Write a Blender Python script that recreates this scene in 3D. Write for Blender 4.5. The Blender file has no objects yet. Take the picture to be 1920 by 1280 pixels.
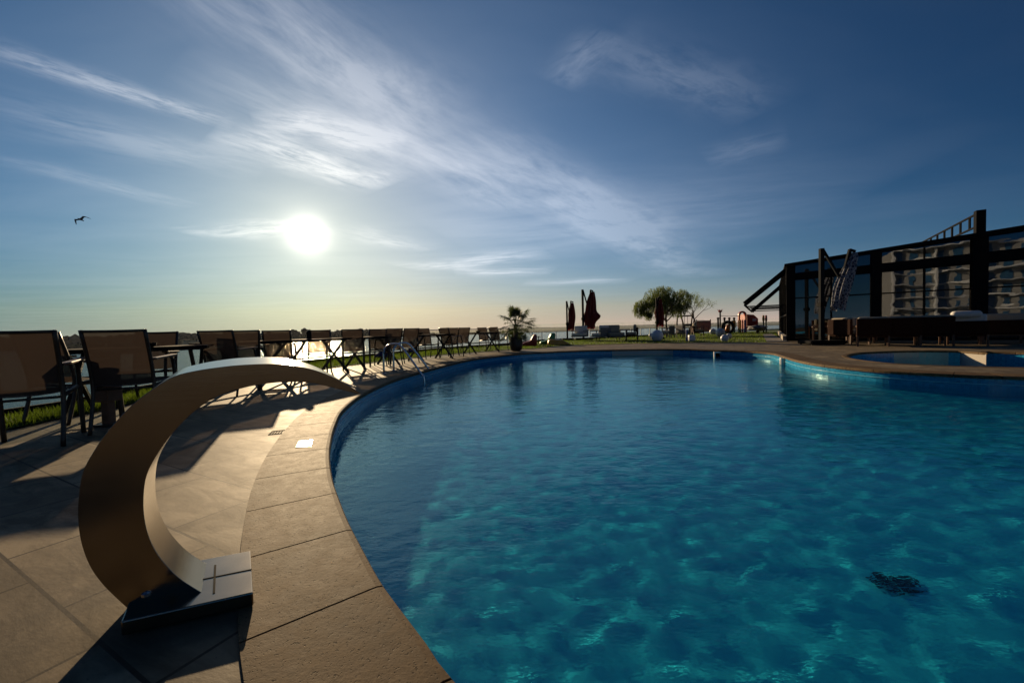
import bpy, bmesh, math, random
from mathutils import Vector, Matrix, noise as mnoise
R = math.radians
random.seed(7)
scene = bpy.context.scene
COL = scene.collection

# ---------------------------------------------------------------- camera
FPX, CX, CY = 747.0, 960.0, 640.0
CAMZ = 0.85
PITCH, ROLL = R(1.84), R(1.47)
f_ = Vector((0, math.cos(PITCH), -math.sin(PITCH)))
u0 = Vector((0, math.sin(PITCH), math.cos(PITCH)))
r0 = Vector((1, 0, 0))
r_ = r0*math.cos(ROLL) - u0*math.sin(ROLL)
u_ = u0*math.cos(ROLL) + r0*math.sin(ROLL)
CAM = Vector((0, 0, CAMZ))
cd = bpy.data.cameras.new('camera'); cam = bpy.data.objects.new('camera', cd); COL.objects.link(cam)
cam.matrix_world = Matrix(((r_.x, u_.x, -f_.x, 0), (r_.y, u_.y, -f_.y, 0), (r_.z, u_.z, -f_.z, CAMZ), (0, 0, 0, 1)))
cd.sensor_width = 36; cd.lens = 36*FPX/1920; cd.clip_start = 0.05; cd.clip_end = 60000
scene.camera = cam

def ray(px, py):
    return (f_*FPX + r_*(px-CX) - u_*(py-CY)).normalized()
def P(px, py, z=0.0):
    d = ray(px, py); t = (z-CAMZ)/d.z
    return CAM + d*t
def HR(px): return 617.0-(px-960)*0.0257           # horizon row
def XD(px, Y): return (px-960)/FPX*Y
def ZD(px, py, Y): return CAMZ-(py-HR(px))*Y/FPX
def W(px, Y, z=0.0): return Vector((XD(px, Y), Y, z))

# ---------------------------------------------------------------- light
SUN = ray(577, 440)
SUN_EL = math.asin(SUN.z); SUN_AZ = math.atan2(SUN.x, SUN.y)       # azimuth from +Y towards +X
sl = bpy.data.lights.new('sun', 'SUN'); so = bpy.data.objects.new('sun', sl); COL.objects.link(so)
sl.energy = SUN_E = 5.0; sl.angle = R(0.5); sl.color = (1.0, 0.74, 0.44)
so.rotation_euler = (-SUN).to_track_quat('-Z', 'Y').to_euler()
so.location = (0, 0, 30)

scene.view_settings.view_transform = 'Standard'; scene.view_settings.look = 'None'
scene.view_settings.exposure = 0.25; scene.view_settings.gamma = 1; scene.view_settings.use_curve_mapping = False

class NT:
    """tiny node-expression helper"""
    def __init__(s, tree): s.t = tree; s.n = tree.nodes; s.l = tree.links
    def node(s, kind, **kw):
        n = s.n.new(kind)
        for k, v in kw.items(): setattr(n, k, v)
        return n
    def put(s, sock, v):
        if isinstance(v, bpy.types.NodeSocket): s.l.new(v, sock)
        elif v is not None:
            try: sock.default_value = v
            except Exception:
                sock.default_value = (v, v, v)
    def m(s, op, a, b=None, c=None, clamp=False):
        n = s.node('ShaderNodeMath', operation=op, use_clamp=clamp)
        for i, v in enumerate((a, b, c)):
            if v is not None: s.put(n.inputs[i], v)
        return n.outputs[0]
    def v(s, op, a, b=None, scale=None):
        n = s.node('ShaderNodeVectorMath', operation=op)
        s.put(n.inputs[0], a)
        if b is not None: s.put(n.inputs[1], b)
        if scale is not None: s.put(n.inputs['Scale'], scale)
        return n.outputs['Value'] if op in ('DOT_PRODUCT', 'LENGTH', 'DISTANCE') else n.outputs['Vector']
    def xyz(s, a):
        n = s.node('ShaderNodeSeparateXYZ'); s.put(n.inputs[0], a); return n.outputs
    def comb(s, x, y, z=0.0):
        n = s.node('ShaderNodeCombineXYZ')
        for i, v in enumerate((x, y, z)): s.put(n.inputs[i], v)
        return n.outputs[0]
    def ramp(s, fac, stops, interp='LINEAR'):
        n = s.node('ShaderNodeValToRGB'); cr = n.color_ramp; cr.interpolation = interp
        s.put(n.inputs[0], fac)
        while len(cr.elements) < len(stops): cr.elements.new(0.5)
        for e, (p, c) in zip(cr.elements, stops):
            e.position = p
            e.color = (c, c, c, 1) if isinstance(c, (int, float)) else (*c[:3], 1)
        return n.outputs[0]
    def noise(s, vec, scale=1, detail=3, rough=0.55, dist=0.0):
        n = s.node('ShaderNodeTexNoise')
        s.put(n.inputs['Vector'], vec); s.put(n.inputs['Scale'], scale)
        n.inputs['Detail'].default_value = detail; n.inputs['Roughness'].default_value = rough
        n.inputs['Distortion'].default_value = dist
        return n.outputs['Fac']
    def mix(s, fac, a, b, blend='MIX'):
        n = s.node('ShaderNodeMix', data_type='RGBA', blend_type=blend)
        s.put(n.inputs[0], fac)
        for i, v in ((6, a), (7, b)):
            if isinstance(v, (tuple, list)): v = (*v[:3], 1)
            s.put(n.inputs[i], v)
        return n.outputs[2]

# ---------------------------------------------------------------- sky
world = bpy.data.worlds.new('World'); scene.world = world; world.use_nodes = True
wt = world.node_tree; wt.nodes.clear(); w = NT(wt)
tc = w.node('ShaderNodeTexCoord').outputs['Generated']
D = w.v('NORMALIZE', tc)
sky = w.node('ShaderNodeTexSky', sky_type='NISHITA')
sky.sun_disc = False; sky.sun_elevation = SUN_EL; sky.sun_rotation = SUN_AZ
sky.air_density = 1.0; sky.dust_density = 0.5; sky.ozone_density = 1.6; sky.altitude = 20
SKYSTR = 0.084
_d = w.xyz(D); w.put(sky.inputs[0], w.comb(_d[0], _d[1], w.m('MAXIMUM', _d[2], 0.05)))
skyc = sky.outputs[0]
cosg = w.v('DOT_PRODUCT', D, tuple(SUN))
ang = w.m('ARCCOSINE', w.m('MINIMUM', cosg, 0.99999))              # radians from the sun
angn = w.m('DIVIDE', ang, math.pi)
dz = w.xyz(D)[2]
# the sky's own haze and depth of blue: a smooth function of direction
dx, dy, _dz = w.xyz(D)
angc = w.m('MINIMUM', ang, 1.35)
el = w.m('MAXIMUM', dz, 0.0)
e_s = w.m('EXPONENT', w.m('MULTIPLY', ang, -1/0.21)); e_h = w.m('EXPONENT', w.m('MULTIPLY', el, -1/0.105))
e_ha = w.m('MULTIPLY', e_h, angc)
chan = []
for c0, c1, c2, c3, c4, c5 in ((1.164, -2.589, -3.573, -1.604, 1.379, 3.449), (0.667, -1.892, -2.029, -1.48, 0.727, 2.201), (0.575, -1.597, -1.373, -1.475, 0.462, 1.909)):
    x = w.m('MULTIPLY_ADD', e_s, c1, c0)
    x = w.m('MULTIPLY_ADD', angc, c2, x); x = w.m('MULTIPLY_ADD', e_h, c3, x)
    x = w.m('MULTIPLY_ADD', dx, c4, x); x = w.m('MULTIPLY_ADD', e_ha, c5, x)
    chan.append(w.m('EXPONENT', x))
corr = w.comb(*chan)
base = w.v('MULTIPLY', skyc, corr)
# aureole round the sun
def gauss(amp, sig):
    q = w.m('DIVIDE', ang, sig)
    return w.m('MULTIPLY', w.m('EXPONENT', w.m('MULTIPLY', w.m('MULTIPLY', q, q), -1.0)), amp)
def expo(amp, sig):
    return w.m('MULTIPLY', w.m('EXPONENT', w.m('MULTIPLY', w.m('DIVIDE', ang, sig), -1.0)), amp)
g1 = gauss(9.0, R(2.0)); g2 = expo(6.0, R(3.6)); g3 = expo(2.4, R(10))
glow = w.v('ADD', w.v('SCALE', (1.0, 0.95, 0.82), scale=g1), w.v('ADD', w.v('SCALE', (1.0, 0.93, 0.72), scale=g2), w.v('SCALE', (1.0, 0.93, 0.78), scale=g3)))
# warm haze low over the horizon, strongest under the sun
lowf = w.m('MULTIPLY', w.m('EXPONENT', w.m('MULTIPLY', w.m('MAXIMUM', dz, 0.0), -9.0)), w.m('EXPONENT', w.m('MULTIPLY', ang, -1.9)))
warm = w.v('SCALE', (0.12, 0.12, 0.14), scale=lowf)
# cirrus, a layer high above: direction projected on a level plane
dzc = w.m('MAXIMUM', dz, 0.012)
q = w.v('DIVIDE', D, w.comb(dzc, dzc, dzc))
def plane(px, py):
    d = ray(px, py); return Vector((d.x/d.z, d.y/d.z))
STREAKS = [  # ax, ay, bx, by, width px at a and b, strength, fine, seed
    (250, -170, 800, 262, 105, 80, 0.7, 1.0), (640, 170, 1330, 520, 80, 34, 0.95, 1.0),
    (640, 205, 1010, 400, 50, 45, 0.5, 1.0), (395, 245, 730, 350, 30, 26, 1.25, 1.6),
    (470, 222, 760, 270, 26, 30, 1.0, 1.6), (-60, 78, 440, 235, 22, 14, 0.75, 1.6), (330, 110, 840, 330, 60, 55, 0.42, 1.0),
    (860, 215, 1240, 440, 50, 40, 0.6, 1.0), (1120, 80, 1420, 220, 62, 55, 0.44, 1.2), (1040, 160, 1160, 65, 34, 32, 0.45, 1.2), (1320, 300, 1480, 258, 20, 24, 0.4, 1.5),
    (755, 502, 1035, 476, 11, 13, 1.1, 1.6), (850, 511, 1040, 508, 8, 8, 1.1, 1.6), (360, 442, 600, 420, 16, 16, 0.8, 1.5),
    (620, 425, 810, 470, 20, 10, 0.5, 1.5), (980, 530, 1190, 526, 6, 6, 0.9, 1.5), (850, 455, 1560, 400, 50, 60, 0.65, 0.8),
    (-40, 285, 360, 390, 14, 12, 0.3, 1.2), (-60, 190, 500, 320, 40, 30, 0.38, 1.3), (1150, 470, 2000, 330, 30, 30, 0.16, 0.8)]
cov = None
qx, qy, _ = w.xyz(q)
for i, (ax, ay, bx, by, wa, wb, st, fine) in enumerate(STREAKS):
    A = plane(ax, ay); B = plane(bx, by); L = (B-A).length; t = (B-A)/L; n = Vector((-t.y, t.x))
    pn = Vector((-(by-ay), bx-ax)).normalized()
    WA = abs((plane(ax+pn.x*wa*0.5, ay+pn.y*wa*0.5)-plane(ax-pn.x*wa*0.5, ay-pn.y*wa*0.5)).dot(n)) if ay > -100 else None
    mx, my = ax*0.85+bx*0.15, ay*0.85+by*0.15
    if WA is None: WA = abs((plane(mx+pn.x*wa*0.5, my+pn.y*wa*0.5)-plane(mx-pn.x*wa*0.5, my-pn.y*wa*0.5)).dot(n))
    WB = abs((plane(bx+pn.x*wb*0.5, by+pn.y*wb*0.5)-plane(bx-pn.x*wb*0.5, by-pn.y*wb*0.5)).dot(n))
    rx = w.m('SUBTRACT', qx, A.x); ry = w.m('SUBTRACT', qy, A.y)
    ul = w.m('ADD', w.m('MULTIPLY', rx, t.x), w.m('MULTIPLY', ry, t.y))
    vl = w.m('ADD', w.m('MULTIPLY', rx, n.x), w.m('MULTIPLY', ry, n.y))
    u = w.m('DIVIDE', ul, L)
    ww = w.m('MAXIMUM', w.m('MULTIPLY_ADD', u, WB-WA, WA), min(WA, WB)*0.5)
    vn = w.m('DIVIDE', vl, ww)
    asp = L/((WA+WB)/2)
    wob = w.noise(w.comb(w.m('MULTIPLY', u, 2.2), i*7.3), 1.0, 1)
    vn2 = w.m('ADD', vn, w.m('MULTIPLY_ADD', wob, 1.6, -0.8))
    prof = w.m('EXPONENT', w.m('MULTIPLY', w.m('MULTIPLY', vn2, vn2), -1.3))
    uw = w.m('MULTIPLY', w.m('MULTIPLY', u, w.m('SUBTRACT', 1.0, u)), 4.0)
    uw = w.m('POWER', w.m('MAXIMUM', uw, 0.0), 0.7)
    nz = w.noise(w.comb(w.m('MULTIPLY', u, asp*0.55*fine), w.m('MULTIPLY', vn, 1.5*fine), i*3.1), 1.0, 7, 0.66, 0.3)
    tex = w.m('MULTIPLY_ADD', nz, 3.2, -0.92, clamp=True)
    c = w.m('MULTIPLY', w.m('MULTIPLY', prof, uw), w.m('MULTIPLY', tex, st))
    cov = c if cov is None else w.m('ADD', cov, c)
veil = w.m('MULTIPLY', w.m('MULTIPLY_ADD', w.noise(w.v('MULTIPLY', q, (0.35, 0.9, 0)), 1.0, 5, 0.6, 0.6), 2.5, -0.95, clamp=True), 0.16)
cov = w.m('MINIMUM', w.m('ADD', cov, veil), 1.1)
cb = w.ramp(angn, [(0.0, (3.6, 3.4, 3.0)), (0.10, (2.4, 2.35, 2.35)), (0.2, (1.5, 1.6, 1.8)), (0.33, (0.7, 0.8, 1.0)), (0.5, (0.25, 0.3, 0.42)), (1.0, (0.2, 0.25, 0.35))])
cloud = w.v('SCALE', cb, scale=w.m('MULTIPLY', cov, 1.8))
dim = w.m('SUBTRACT', 1.0, w.m('MULTIPLY', cov, 0.25))
tot = w.v('ADD', w.v('ADD', w.v('SCALE', w.v('ADD', base, warm), scale=dim), cloud), glow)
bg = w.node('ShaderNodeBackground'); w.put(bg.inputs[0], tot); bg.inputs[1].default_value = SKYSTR
wo = w.node('ShaderNodeOutputWorld'); w.l.new(bg.outputs[0], wo.inputs[0])
world.cycles.sampling_method = 'MANUAL'; world.cycles.sample_map_resolution = 1024

# ---------------------------------------------------------------- helpers
def tag(o, label=None, cat=None, group=None, kind=None):
    if label: o['label'] = label
    if cat: o['category'] = cat
    if group: o['group'] = group
    if kind: o['kind'] = kind
    return o
def empty(name, loc=(0, 0, 0), rz=0.0, scale=1.0):
    o = bpy.data.objects.new(name, None); COL.objects.link(o)
    o.location = loc; o.rotation_euler = (0, 0, rz); o.scale = (scale,)*3
    o.empty_display_size = 0.1
    return o
def thing(name, label, cat, loc=(0, 0, 0), rz=0.0, group=None, scale=1.0):
    return tag(empty(name, loc, rz, scale), label, cat, group)
CH = {}
def copy_tree(o, parent=None):
    c = o.copy(); COL.objects.link(c)
    if parent: c.parent = parent
    for ch in o.children: copy_tree(ch, c)
    return c
class MB:
    def __init__(s): s.v = []; s.f = []; s.mi = []; s.cur = 0
    def add(s, verts, faces):
        b = len(s.v); s.v += [tuple(v) for v in verts]
        s.f += [tuple(i+b for i in f) for f in faces]; s.mi += [s.cur]*len(faces)
        return s
    def box(s, c, size, rz=0.0, M=None):
        x, y, z = size[0]/2, size[1]/2, size[2]/2
        vs = [Vector((i*x, j*y, k*z)) for k in (-1, 1) for j in (-1, 1) for i in (-1, 1)]
        M = M or Matrix.Rotation(rz, 3, 'Z')
        vs = [M @ v + Vector(c) for v in vs]
        return s.add(vs, [(0, 2, 3, 1), (4, 5, 7, 6), (0, 1, 5, 4), (2, 6, 7, 3), (0, 4, 6, 2), (1, 3, 7, 5)])
    def bar(s, a, b, wd, th, up=(0, 0, 1)):
        """box from a to b; wd across, th along 'up'"""
        a, b = Vector(a), Vector(b); d = (b-a); L = d.length; d.normalize()
        up = Vector(up)
        if abs(d.dot(up)) > 0.98: up = Vector((0, 1, 0))
        x = d.cross(up).normalized(); z = x.cross(d).normalized()
        M = Matrix((x, d, z)).transposed()
        return s.box((a+b)/2, (wd, L, th), M=M)
    def tube(s, pts, r, n=8, caps=True):
        pts = [Vector(p) for p in pts]
        rs = r if isinstance(r, (list, tuple)) else [r]*len(pts)
        vs = []; fs = []; prev = None
        for i, p in enumerate(pts):
            t = (pts[min(i+1, len(pts)-1)]-pts[max(i-1, 0)]).normalized()
            if prev is None:
                x = t.cross(Vector((0, 0, 1)))
                if x.length < 0.05: x = t.cross(Vector((0, 1, 0)))
                x.normalize()
            else:
                x = (prev - t*prev.dot(t)).normalized()
            prev = x; y = t.cross(x)
            for k in range(n):
                a = 2*math.pi*k/n
                vs.append(p + (x*math.cos(a)+y*math.sin(a))*rs[i])
        for i in range(len(pts)-1):
            for k in range(n):
                k2 = (k+1) % n
                fs.append((i*n+k, i*n+k2, (i+1)*n+k2, (i+1)*n+k))
        if caps:
            fs.append(tuple(range(n-1, -1, -1))); fs.append(tuple((len(pts)-1)*n+k for k in range(n)))
        return s.add(vs, fs)
    def lathe(s, prof, n=20, c=(0, 0, 0), rfun=None):
        vs = []; fs = []
        for i, (r, z) in enumerate(prof):
            for k in range(n):
                a = 2*math.pi*k/n
                rr = r*(rfun(a, i/(len(prof)-1)) if rfun else 1)
                vs.append((c[0]+rr*math.cos(a), c[1]+rr*math.sin(a), c[2]+z))
        for i in range(len(prof)-1):
            for k in range(n):
                k2 = (k+1) % n
                fs.append((i*n+k, i*n+k2, (i+1)*n+k2, (i+1)*n+k))
        fs.append(tuple(range(n-1, -1, -1))); fs.append(tuple((len(prof)-1)*n+k for k in range(n)))
        return s.add(vs, fs)
    def ball(s, c, r, seg=20, rings=12, sz=1.0):
        prof = [(max(r*math.sin(math.pi*i/rings), 1e-4), -r*sz*math.cos(math.pi*i/rings)) for i in range(rings+1)]
        return s.lathe(prof, seg, c)
    def rbox(s, c, size, rad=0.03, rz=0.0, seg=3):
        """box with rounded edges (cushions)"""
        bm = bmesh.new(); bmesh.ops.create_cube(bm, size=1.0)
        for v in bm.verts: v.co = Vector((v.co.x*size[0], v.co.y*size[1], v.co.z*size[2]))
        bmesh.ops.bevel(bm, geom=bm.edges[:], offset=min(rad, min(size)*0.49), segments=seg, profile=0.5, affect='EDGES')
        M = Matrix.Rotation(rz, 3, 'Z')
        bm.verts.ensure_lookup_table()
        vs = [M @ v.co + Vector(c) for v in bm.verts]; fs = [tuple(v.index for v in f.verts) for f in bm.faces]
        bm.free(); return s.add(vs, fs)
    def build(s, name, mats, parent=None, smooth=False, bevel=0.0, auto=None):
        me = bpy.data.meshes.new(name); me.from_pydata(s.v, [], s.f); me.update()
        mats = mats if isinstance(mats, (list, tuple)) else [mats]
        for m in mats: me.materials.append(m)
        if len(mats) > 1: me.polygons.foreach_set('material_index', s.mi)
        if smooth: me.polygons.foreach_set('use_smooth', [True]*len(s.f))
        if auto is not None:
            me.set_sharp_from_angle(angle=R(auto))
        o = bpy.data.objects.new(name, me); COL.objects.link(o)
        if parent: o.parent = parent
        if bevel:
            b = o.modifiers.new('b', 'BEVEL'); b.width = bevel; b.segments = 2; b.limit_method = 'ANGLE'
        return o

# ---------------------------------------------------------------- materials
MATS = {}
def mat(name, col, rough=0.6, metal=0.0, var=0.12, vscale=6.0, bump=0.0, bscale=40.0, spec=0.5, trans=None, sheen=0.0, coat=0.0):
    m = bpy.data.materials.new(name); m.use_nodes = True
    t = m.node_tree; n = NT(t); b = t.nodes['Principled BSDF']
    co = n.node('ShaderNodeTexCoord').outputs['Object']
    nz = n.noise(co, vscale, 4, 0.6)
    lo = tuple(c*(1-var) for c in col); hi = tuple(min(1, c*(1+var)) for c in col)
    n.put(b.inputs['Base Color'], n.ramp(nz, [(0.3, lo), (0.7, hi)]))
    n.put(b.inputs['Roughness'], n.m('MULTIPLY_ADD', nz, 0.16, rough-0.08, clamp=True))
    b.inputs['Metallic'].default_value = metal; b.inputs['Specular IOR Level'].default_value = spec
    b.inputs['Coat Weight'].default_value = coat
    if bump:
        bn = n.node('ShaderNodeBump'); bn.inputs['Strength'].default_value = 0.6; bn.inputs['Distance'].default_value = bump
        n.put(bn.inputs['Height'], n.noise(co, bscale, 4, 0.6)); n.l.new(bn.outputs[0], b.inputs['Normal'])
    if trans:     # thin cloth or leaf: part of the light comes through
        out = t.nodes['Material Output']
        tl = n.node('ShaderNodeBsdfTranslucent'); tl.inputs[0].default_value = (*trans[1], 1)
        mx = n.node('ShaderNodeMixShader'); mx.inputs[0].default_value = trans[0]
        t.links.new(b.outputs[0], mx.inputs[1]); t.links.new(tl.outputs[0], mx.inputs[2]); t.links.new(mx.outputs[0], out.inputs[0])
    MATS[name] = m
    return m
M_frame = mat('dark_bronze_metal', (0.035, 0.026, 0.02), 0.42, 0.3, 0.2, 20)
M_black = mat('black_metal', (0.006, 0.006, 0.007), 0.85, 0.0, 0.2, 10, spec=0.08)
M_teak = mat('brown_wood', (0.10, 0.045, 0.022), 0.5, 0, 0.35, 14)
M_wicker = mat('brown_wicker', (0.032, 0.010, 0.005), 0.8, 0, 0.45, 60, 0.003, 90, spec=0.1)
M_greywicker = mat('grey_wicker', (0.14, 0.135, 0.14), 0.7, 0, 0.3, 60, 0.003, 90)
M_cushion = mat('beige_cushion', (0.32, 0.27, 0.2), 0.85, 0, 0.1, 8, 0.003, 200)
M_cushwhite = mat('white_cushion', (0.6, 0.58, 0.55), 0.85, 0, 0.08, 8, 0.003, 200)
M_maroon = mat('maroon_canvas', (0.11, 0.012, 0.012), 0.85, 0, 0.2, 5, 0.002, 80, trans=(0.25, (0.25, 0.02, 0.015)))
M_white = mat('white_plastic', (0.62, 0.62, 0.65), 0.35, 0, 0.05, 5)
M_pot = mat('black_planter', (0.014, 0.013, 0.013), 0.45, 0, 0.2, 10)
M_red = mat('red_plastic', (0.38, 0.028, 0.015), 0.4, 0, 0.1, 5)
M_green = mat('green_plastic', (0.03, 0.22, 0.06), 0.4, 0, 0.1, 5)
M_yellow = mat('yellow_plastic', (0.55, 0.26, 0.03), 0.4, 0, 0.1, 5)
M_blue = mat('blue_paint', (0.03, 0.08, 0.3), 0.4, 0, 0.1, 5)
M_rubber = mat('black_rubber', (0.015, 0.015, 0.015), 0.8, 0, 0.2, 30)
M_bark = mat('tree_bark', (0.07, 0.05, 0.035), 0.9, 0, 0.35, 12, 0.01, 25)
M_leaf = mat('willow_leaf', (0.05, 0.08, 0.02), 0.55, 0, 0.4, 1.5, trans=(0.45, (0.17, 0.22, 0.035)))
M_leafd = mat('palm_leaf', (0.03, 0.05, 0.018), 0.5, 0, 0.3, 3, trans=(0.3, (0.1, 0.14, 0.03)))
M_far = mat('far_foliage', (0.045, 0.055, 0.028), 0.9, 0, 0.5, 0.05)
M_grass = mat('grass_blade', (0.04, 0.07, 0.012), 0.6, 0, 0.4, 0.9, trans=(0.5, (0.13, 0.19, 0.015)))
M_pole = mat('grey_pole', (0.010, 0.012, 0.015), 0.85, 0.0, 0.1, 10, spec=0.08)
M_stonew = mat('pale_kerb_stone', (0.33, 0.29, 0.24), 0.8, 0, 0.15, 5, 0.003, 60)
M_person = mat('bird_feather', (0.05, 0.05, 0.055), 0.8, 0, 0.4, 8)

def sling_mat():
    m = bpy.data.materials.new('sling_fabric'); m.use_nodes = True; t = m.node_tree; n = NT(t); b = t.nodes['Principled BSDF']
    out = t.nodes['Material Output']; b.inputs['Base Color'].default_value = (0.07, 0.05, 0.042, 1); b.inputs['Roughness'].default_value = 0.8
    co = n.node('ShaderNodeTexCoord').outputs['Object']
    wv = n.noise(co, 9, 3, 0.6)
    tl = n.node('ShaderNodeBsdfTranslucent'); tl.inputs[0].default_value = (0.022, 0.016, 0.0125, 1)
    tr = n.node('ShaderNodeBsdfTransparent'); tr.inputs[0].default_value = (0.8, 0.66, 0.55, 1)
    m1 = n.node('ShaderNodeMixShader'); m1.inputs[0].default_value = 0.55
    t.links.new(b.outputs[0], m1.inputs[1]); t.links.new(tl.outputs[0], m1.inputs[2])
    m2 = n.node('ShaderNodeMixShader'); n.put(m2.inputs[0], n.m('MULTIPLY_ADD', wv, 0.05, 0.04))
    t.links.new(m1.outputs[0], m2.inputs[1]); t.links.new(tr.outputs[0], m2.inputs[2]); t.links.new(m2.outputs[0], out.inputs[0])
    return m
M_sling = sling_mat()

def steel_mat():
    m = bpy.data.materials.new('brushed_steel'); m.use_nodes = True; t = m.node_tree; n = NT(t); b = t.nodes['Principled BSDF']
    co = n.node('ShaderNodeTexCoord').outputs['Object']
    nz = n.noise(n.v('MULTIPLY', co, (3, 3, 90)), 1.0, 4, 0.6); big = n.noise(co, 5, 4, 0.6)
    n.put(b.inputs['Base Color'], n.ramp(big, [(0.3, (0.27, 0.22, 0.16)), (0.7, (0.31, 0.26, 0.195))]))
    b.inputs['Metallic'].default_value = 1.0
    n.put(b.inputs['Roughness'], n.m('ADD', n.m('MULTIPLY_ADD', nz, 0.08, 0.14), n.m('MULTIPLY', big, 0.03)))
    bn = n.node('ShaderNodeBump'); bn.inputs['Strength'].default_value = 0.15; bn.inputs['Distance'].default_value = 0.001
    n.put(bn.inputs['Height'], nz); n.l.new(bn.outputs[0], b.inputs['Normal'])
    return m
M_steel = steel_mat()
M_chrome = mat('polished_steel', (0.5, 0.5, 0.53), 0.22, 1.0, 0.05, 10)

AX = Vector((0.84, -0.5426)); AY = Vector((0.5426, 0.84))       # the terrace's own grid, shared by the pavilion
def deck_mat():
    m = bpy.data.materials.new('travertine_paving'); m.use_nodes = True; t = m.node_tree; n = NT(t); b = t.nodes['Principled BSDF']
    co = n.node('ShaderNodeTexCoord').outputs['Object']
    rot = n.comb(n.v('DOT_PRODUCT', co, (0.882, -0.47, 0)), n.v('DOT_PRODUCT', co, (0.47, 0.882, 0)), 0.0)
    br = n.node('ShaderNodeTexBrick'); n.put(br.inputs['Vector'], rot)
    br.inputs['Scale'].default_value = 1.0; br.inputs['Brick Width'].default_value = 0.62; br.inputs['Row Height'].default_value = 0.41
    br.inputs['Mortar Size'].default_value = 0.0065; br.inputs['Mortar Smooth'].default_value = 0.3; br.inputs['Bias'].default_value = 0.0
    br.offset = 0.5; br.inputs['Color1'].default_value = (0.31, 0.245, 0.155, 1); br.inputs['Color2'].default_value = (0.18, 0.142, 0.088, 1); br.inputs['Mortar'].default_value = (0.03, 0.022, 0.015, 1)
    n1 = n.noise(n.v('MULTIPLY', rot, (1.0, 2.6, 1)), 3.0, 6, 0.65, 0.6); n2 = n.noise(co, 1.7, 6, 0.7, 0.5); pit = n.noise(n.v('MULTIPLY', rot, (1.0, 2.0, 1)), 38, 3, 0.7)
    c = n.mix(n.ramp(n1, [(0.40, 0.0), (0.64, 0.75)]), br.outputs['Color'], (0.06, 0.044, 0.025))
    c = n.mix(n.ramp(n2, [(0.47, 0.0), (0.58, 0.6)]), c, (0.085, 0.067, 0.043))
    c = n.mix(n.ramp(pit, [(0.64, 0.0), (0.72, 0.6)]), c, (0.07, 0.05, 0.035))
    n.put(b.inputs['Base Color'], c)
    n.put(b.inputs['Roughness'], n.m('MULTIPLY_ADD', n1, 0.2, 0.56))
    b.inputs['Specular IOR Level'].default_value = 0.16
    bn = n.node('ShaderNodeBump'); bn.inputs['Strength'].default_value = 0.7; bn.inputs['Distance'].default_value = 0.004
    h = n.m('SUBTRACT', n.m('MULTIPLY_ADD', pit, 0.2, n.m('MULTIPLY', n1, 0.5)), n.m('MULTIPLY', br.outputs['Fac'], 0.0))
    n.put(bn.inputs['Height'], h); n.l.new(bn.outputs[0], b.inputs['Normal'])
    return m
M_deck = deck_mat()
def coping_mat():
    m = bpy.data.materials.new('sandstone_coping'); m.use_nodes = True; t = m.node_tree; n = NT(t); b = t.nodes['Principled BSDF']
    co = n.node('ShaderNodeTexCoord').outputs['Object']; rnd = n.node('ShaderNodeNewGeometry').outputs['Random Per Island']
    big = n.noise(co, 2.2, 5, 0.65, 0.4); mid = n.noise(co, 14, 5, 0.7, 0.4); fine = n.noise(co, 75, 3, 0.75); pit = n.noise(co, 105, 2, 0.6)
    base = n.ramp(rnd, [(0.0, (0.11, 0.07, 0.034)), (1.0, (0.165, 0.11, 0.056))])
    c = n.mix(n.ramp(big, [(0.4, 0.0), (0.62, 0.75)]), base, (0.07, 0.046, 0.024))
    c = n.mix(n.ramp(mid, [(0.45, 0.0), (0.7, 0.75)]), c, (0.20, 0.14, 0.075))
    c = n.mix(n.ramp(fine, [(0.55, 0.0), (0.75, 0.55)]), c, (0.035, 0.024, 0.014))
    c = n.mix(n.ramp(pit, [(0.60, 0.0), (0.68, 0.75)]), c, (0.03, 0.02, 0.011))
    n.put(b.inputs['Base Color'], c); n.put(b.inputs['Roughness'], n.m('MULTIPLY_ADD', mid, 0.2, 0.58)); b.inputs['Specular IOR Level'].default_value = 0.09
    bn = n.node('ShaderNodeBump'); bn.inputs['Strength'].default_value = 0.8; bn.inputs['Distance'].default_value = 0.004
    h = n.m('SUBTRACT', n.m('MULTIPLY_ADD', fine, 0.25, n.m('MULTIPLY', mid, 0.3)), n.ramp(pit, [(0.62, 0.0), (0.70, 0.25)]))
    n.put(bn.inputs['Height'], h); n.l.new(bn.outputs[0], b.inputs['Normal'])
    return m
M_coping = coping_mat()
def tile_mat(name, c1, c2, grout, size=0.025):
    m = bpy.data.materials.new(name); m.use_nodes = True; t = m.node_tree; n = NT(t); b = t.nodes['Principled BSDF']
    co = n.node('ShaderNodeTexCoord').outputs['UV']
    br = n.node('ShaderNodeTexBrick'); n.put(br.inputs['Vector'], co); br.offset = 0.0
    br.inputs['Scale'].default_value = 1.0; br.inputs['Brick Width'].default_value = size; br.inputs['Row Height'].default_value = size
    br.inputs['Mortar Size'].default_value = 0.0012
    br.inputs['Color1'].default_value = (*c1, 1); br.inputs['Color2'].default_value = (*c2, 1); br.inputs['Mortar'].default_value = (*grout, 1)
    nz = n.noise(co, 1.3, 3, 0.6)
    n.put(b.inputs['Base Color'], n.mix(n.m('MULTIPLY', nz, 0.35), br.outputs['Color'], c2))
    b.inputs['Roughness'].default_value = 0.22
    return m
M_tile = tile_mat('blue_mosaic', (0.02, 0.30, 0.52), (0.006, 0.17, 0.34), (0.05, 0.34, 0.50), 0.04)
M_tilef = tile_mat('turquoise_mosaic', (0.005, 0.39, 0.80), (0.003, 0.31, 0.70), (0.05, 0.6, 0.7), 0.05)
M_tilew = tile_mat('pale_mosaic', (0.50, 0.45, 0.38), (0.44, 0.40, 0.34), (0.4, 0.37, 0.32))

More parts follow.
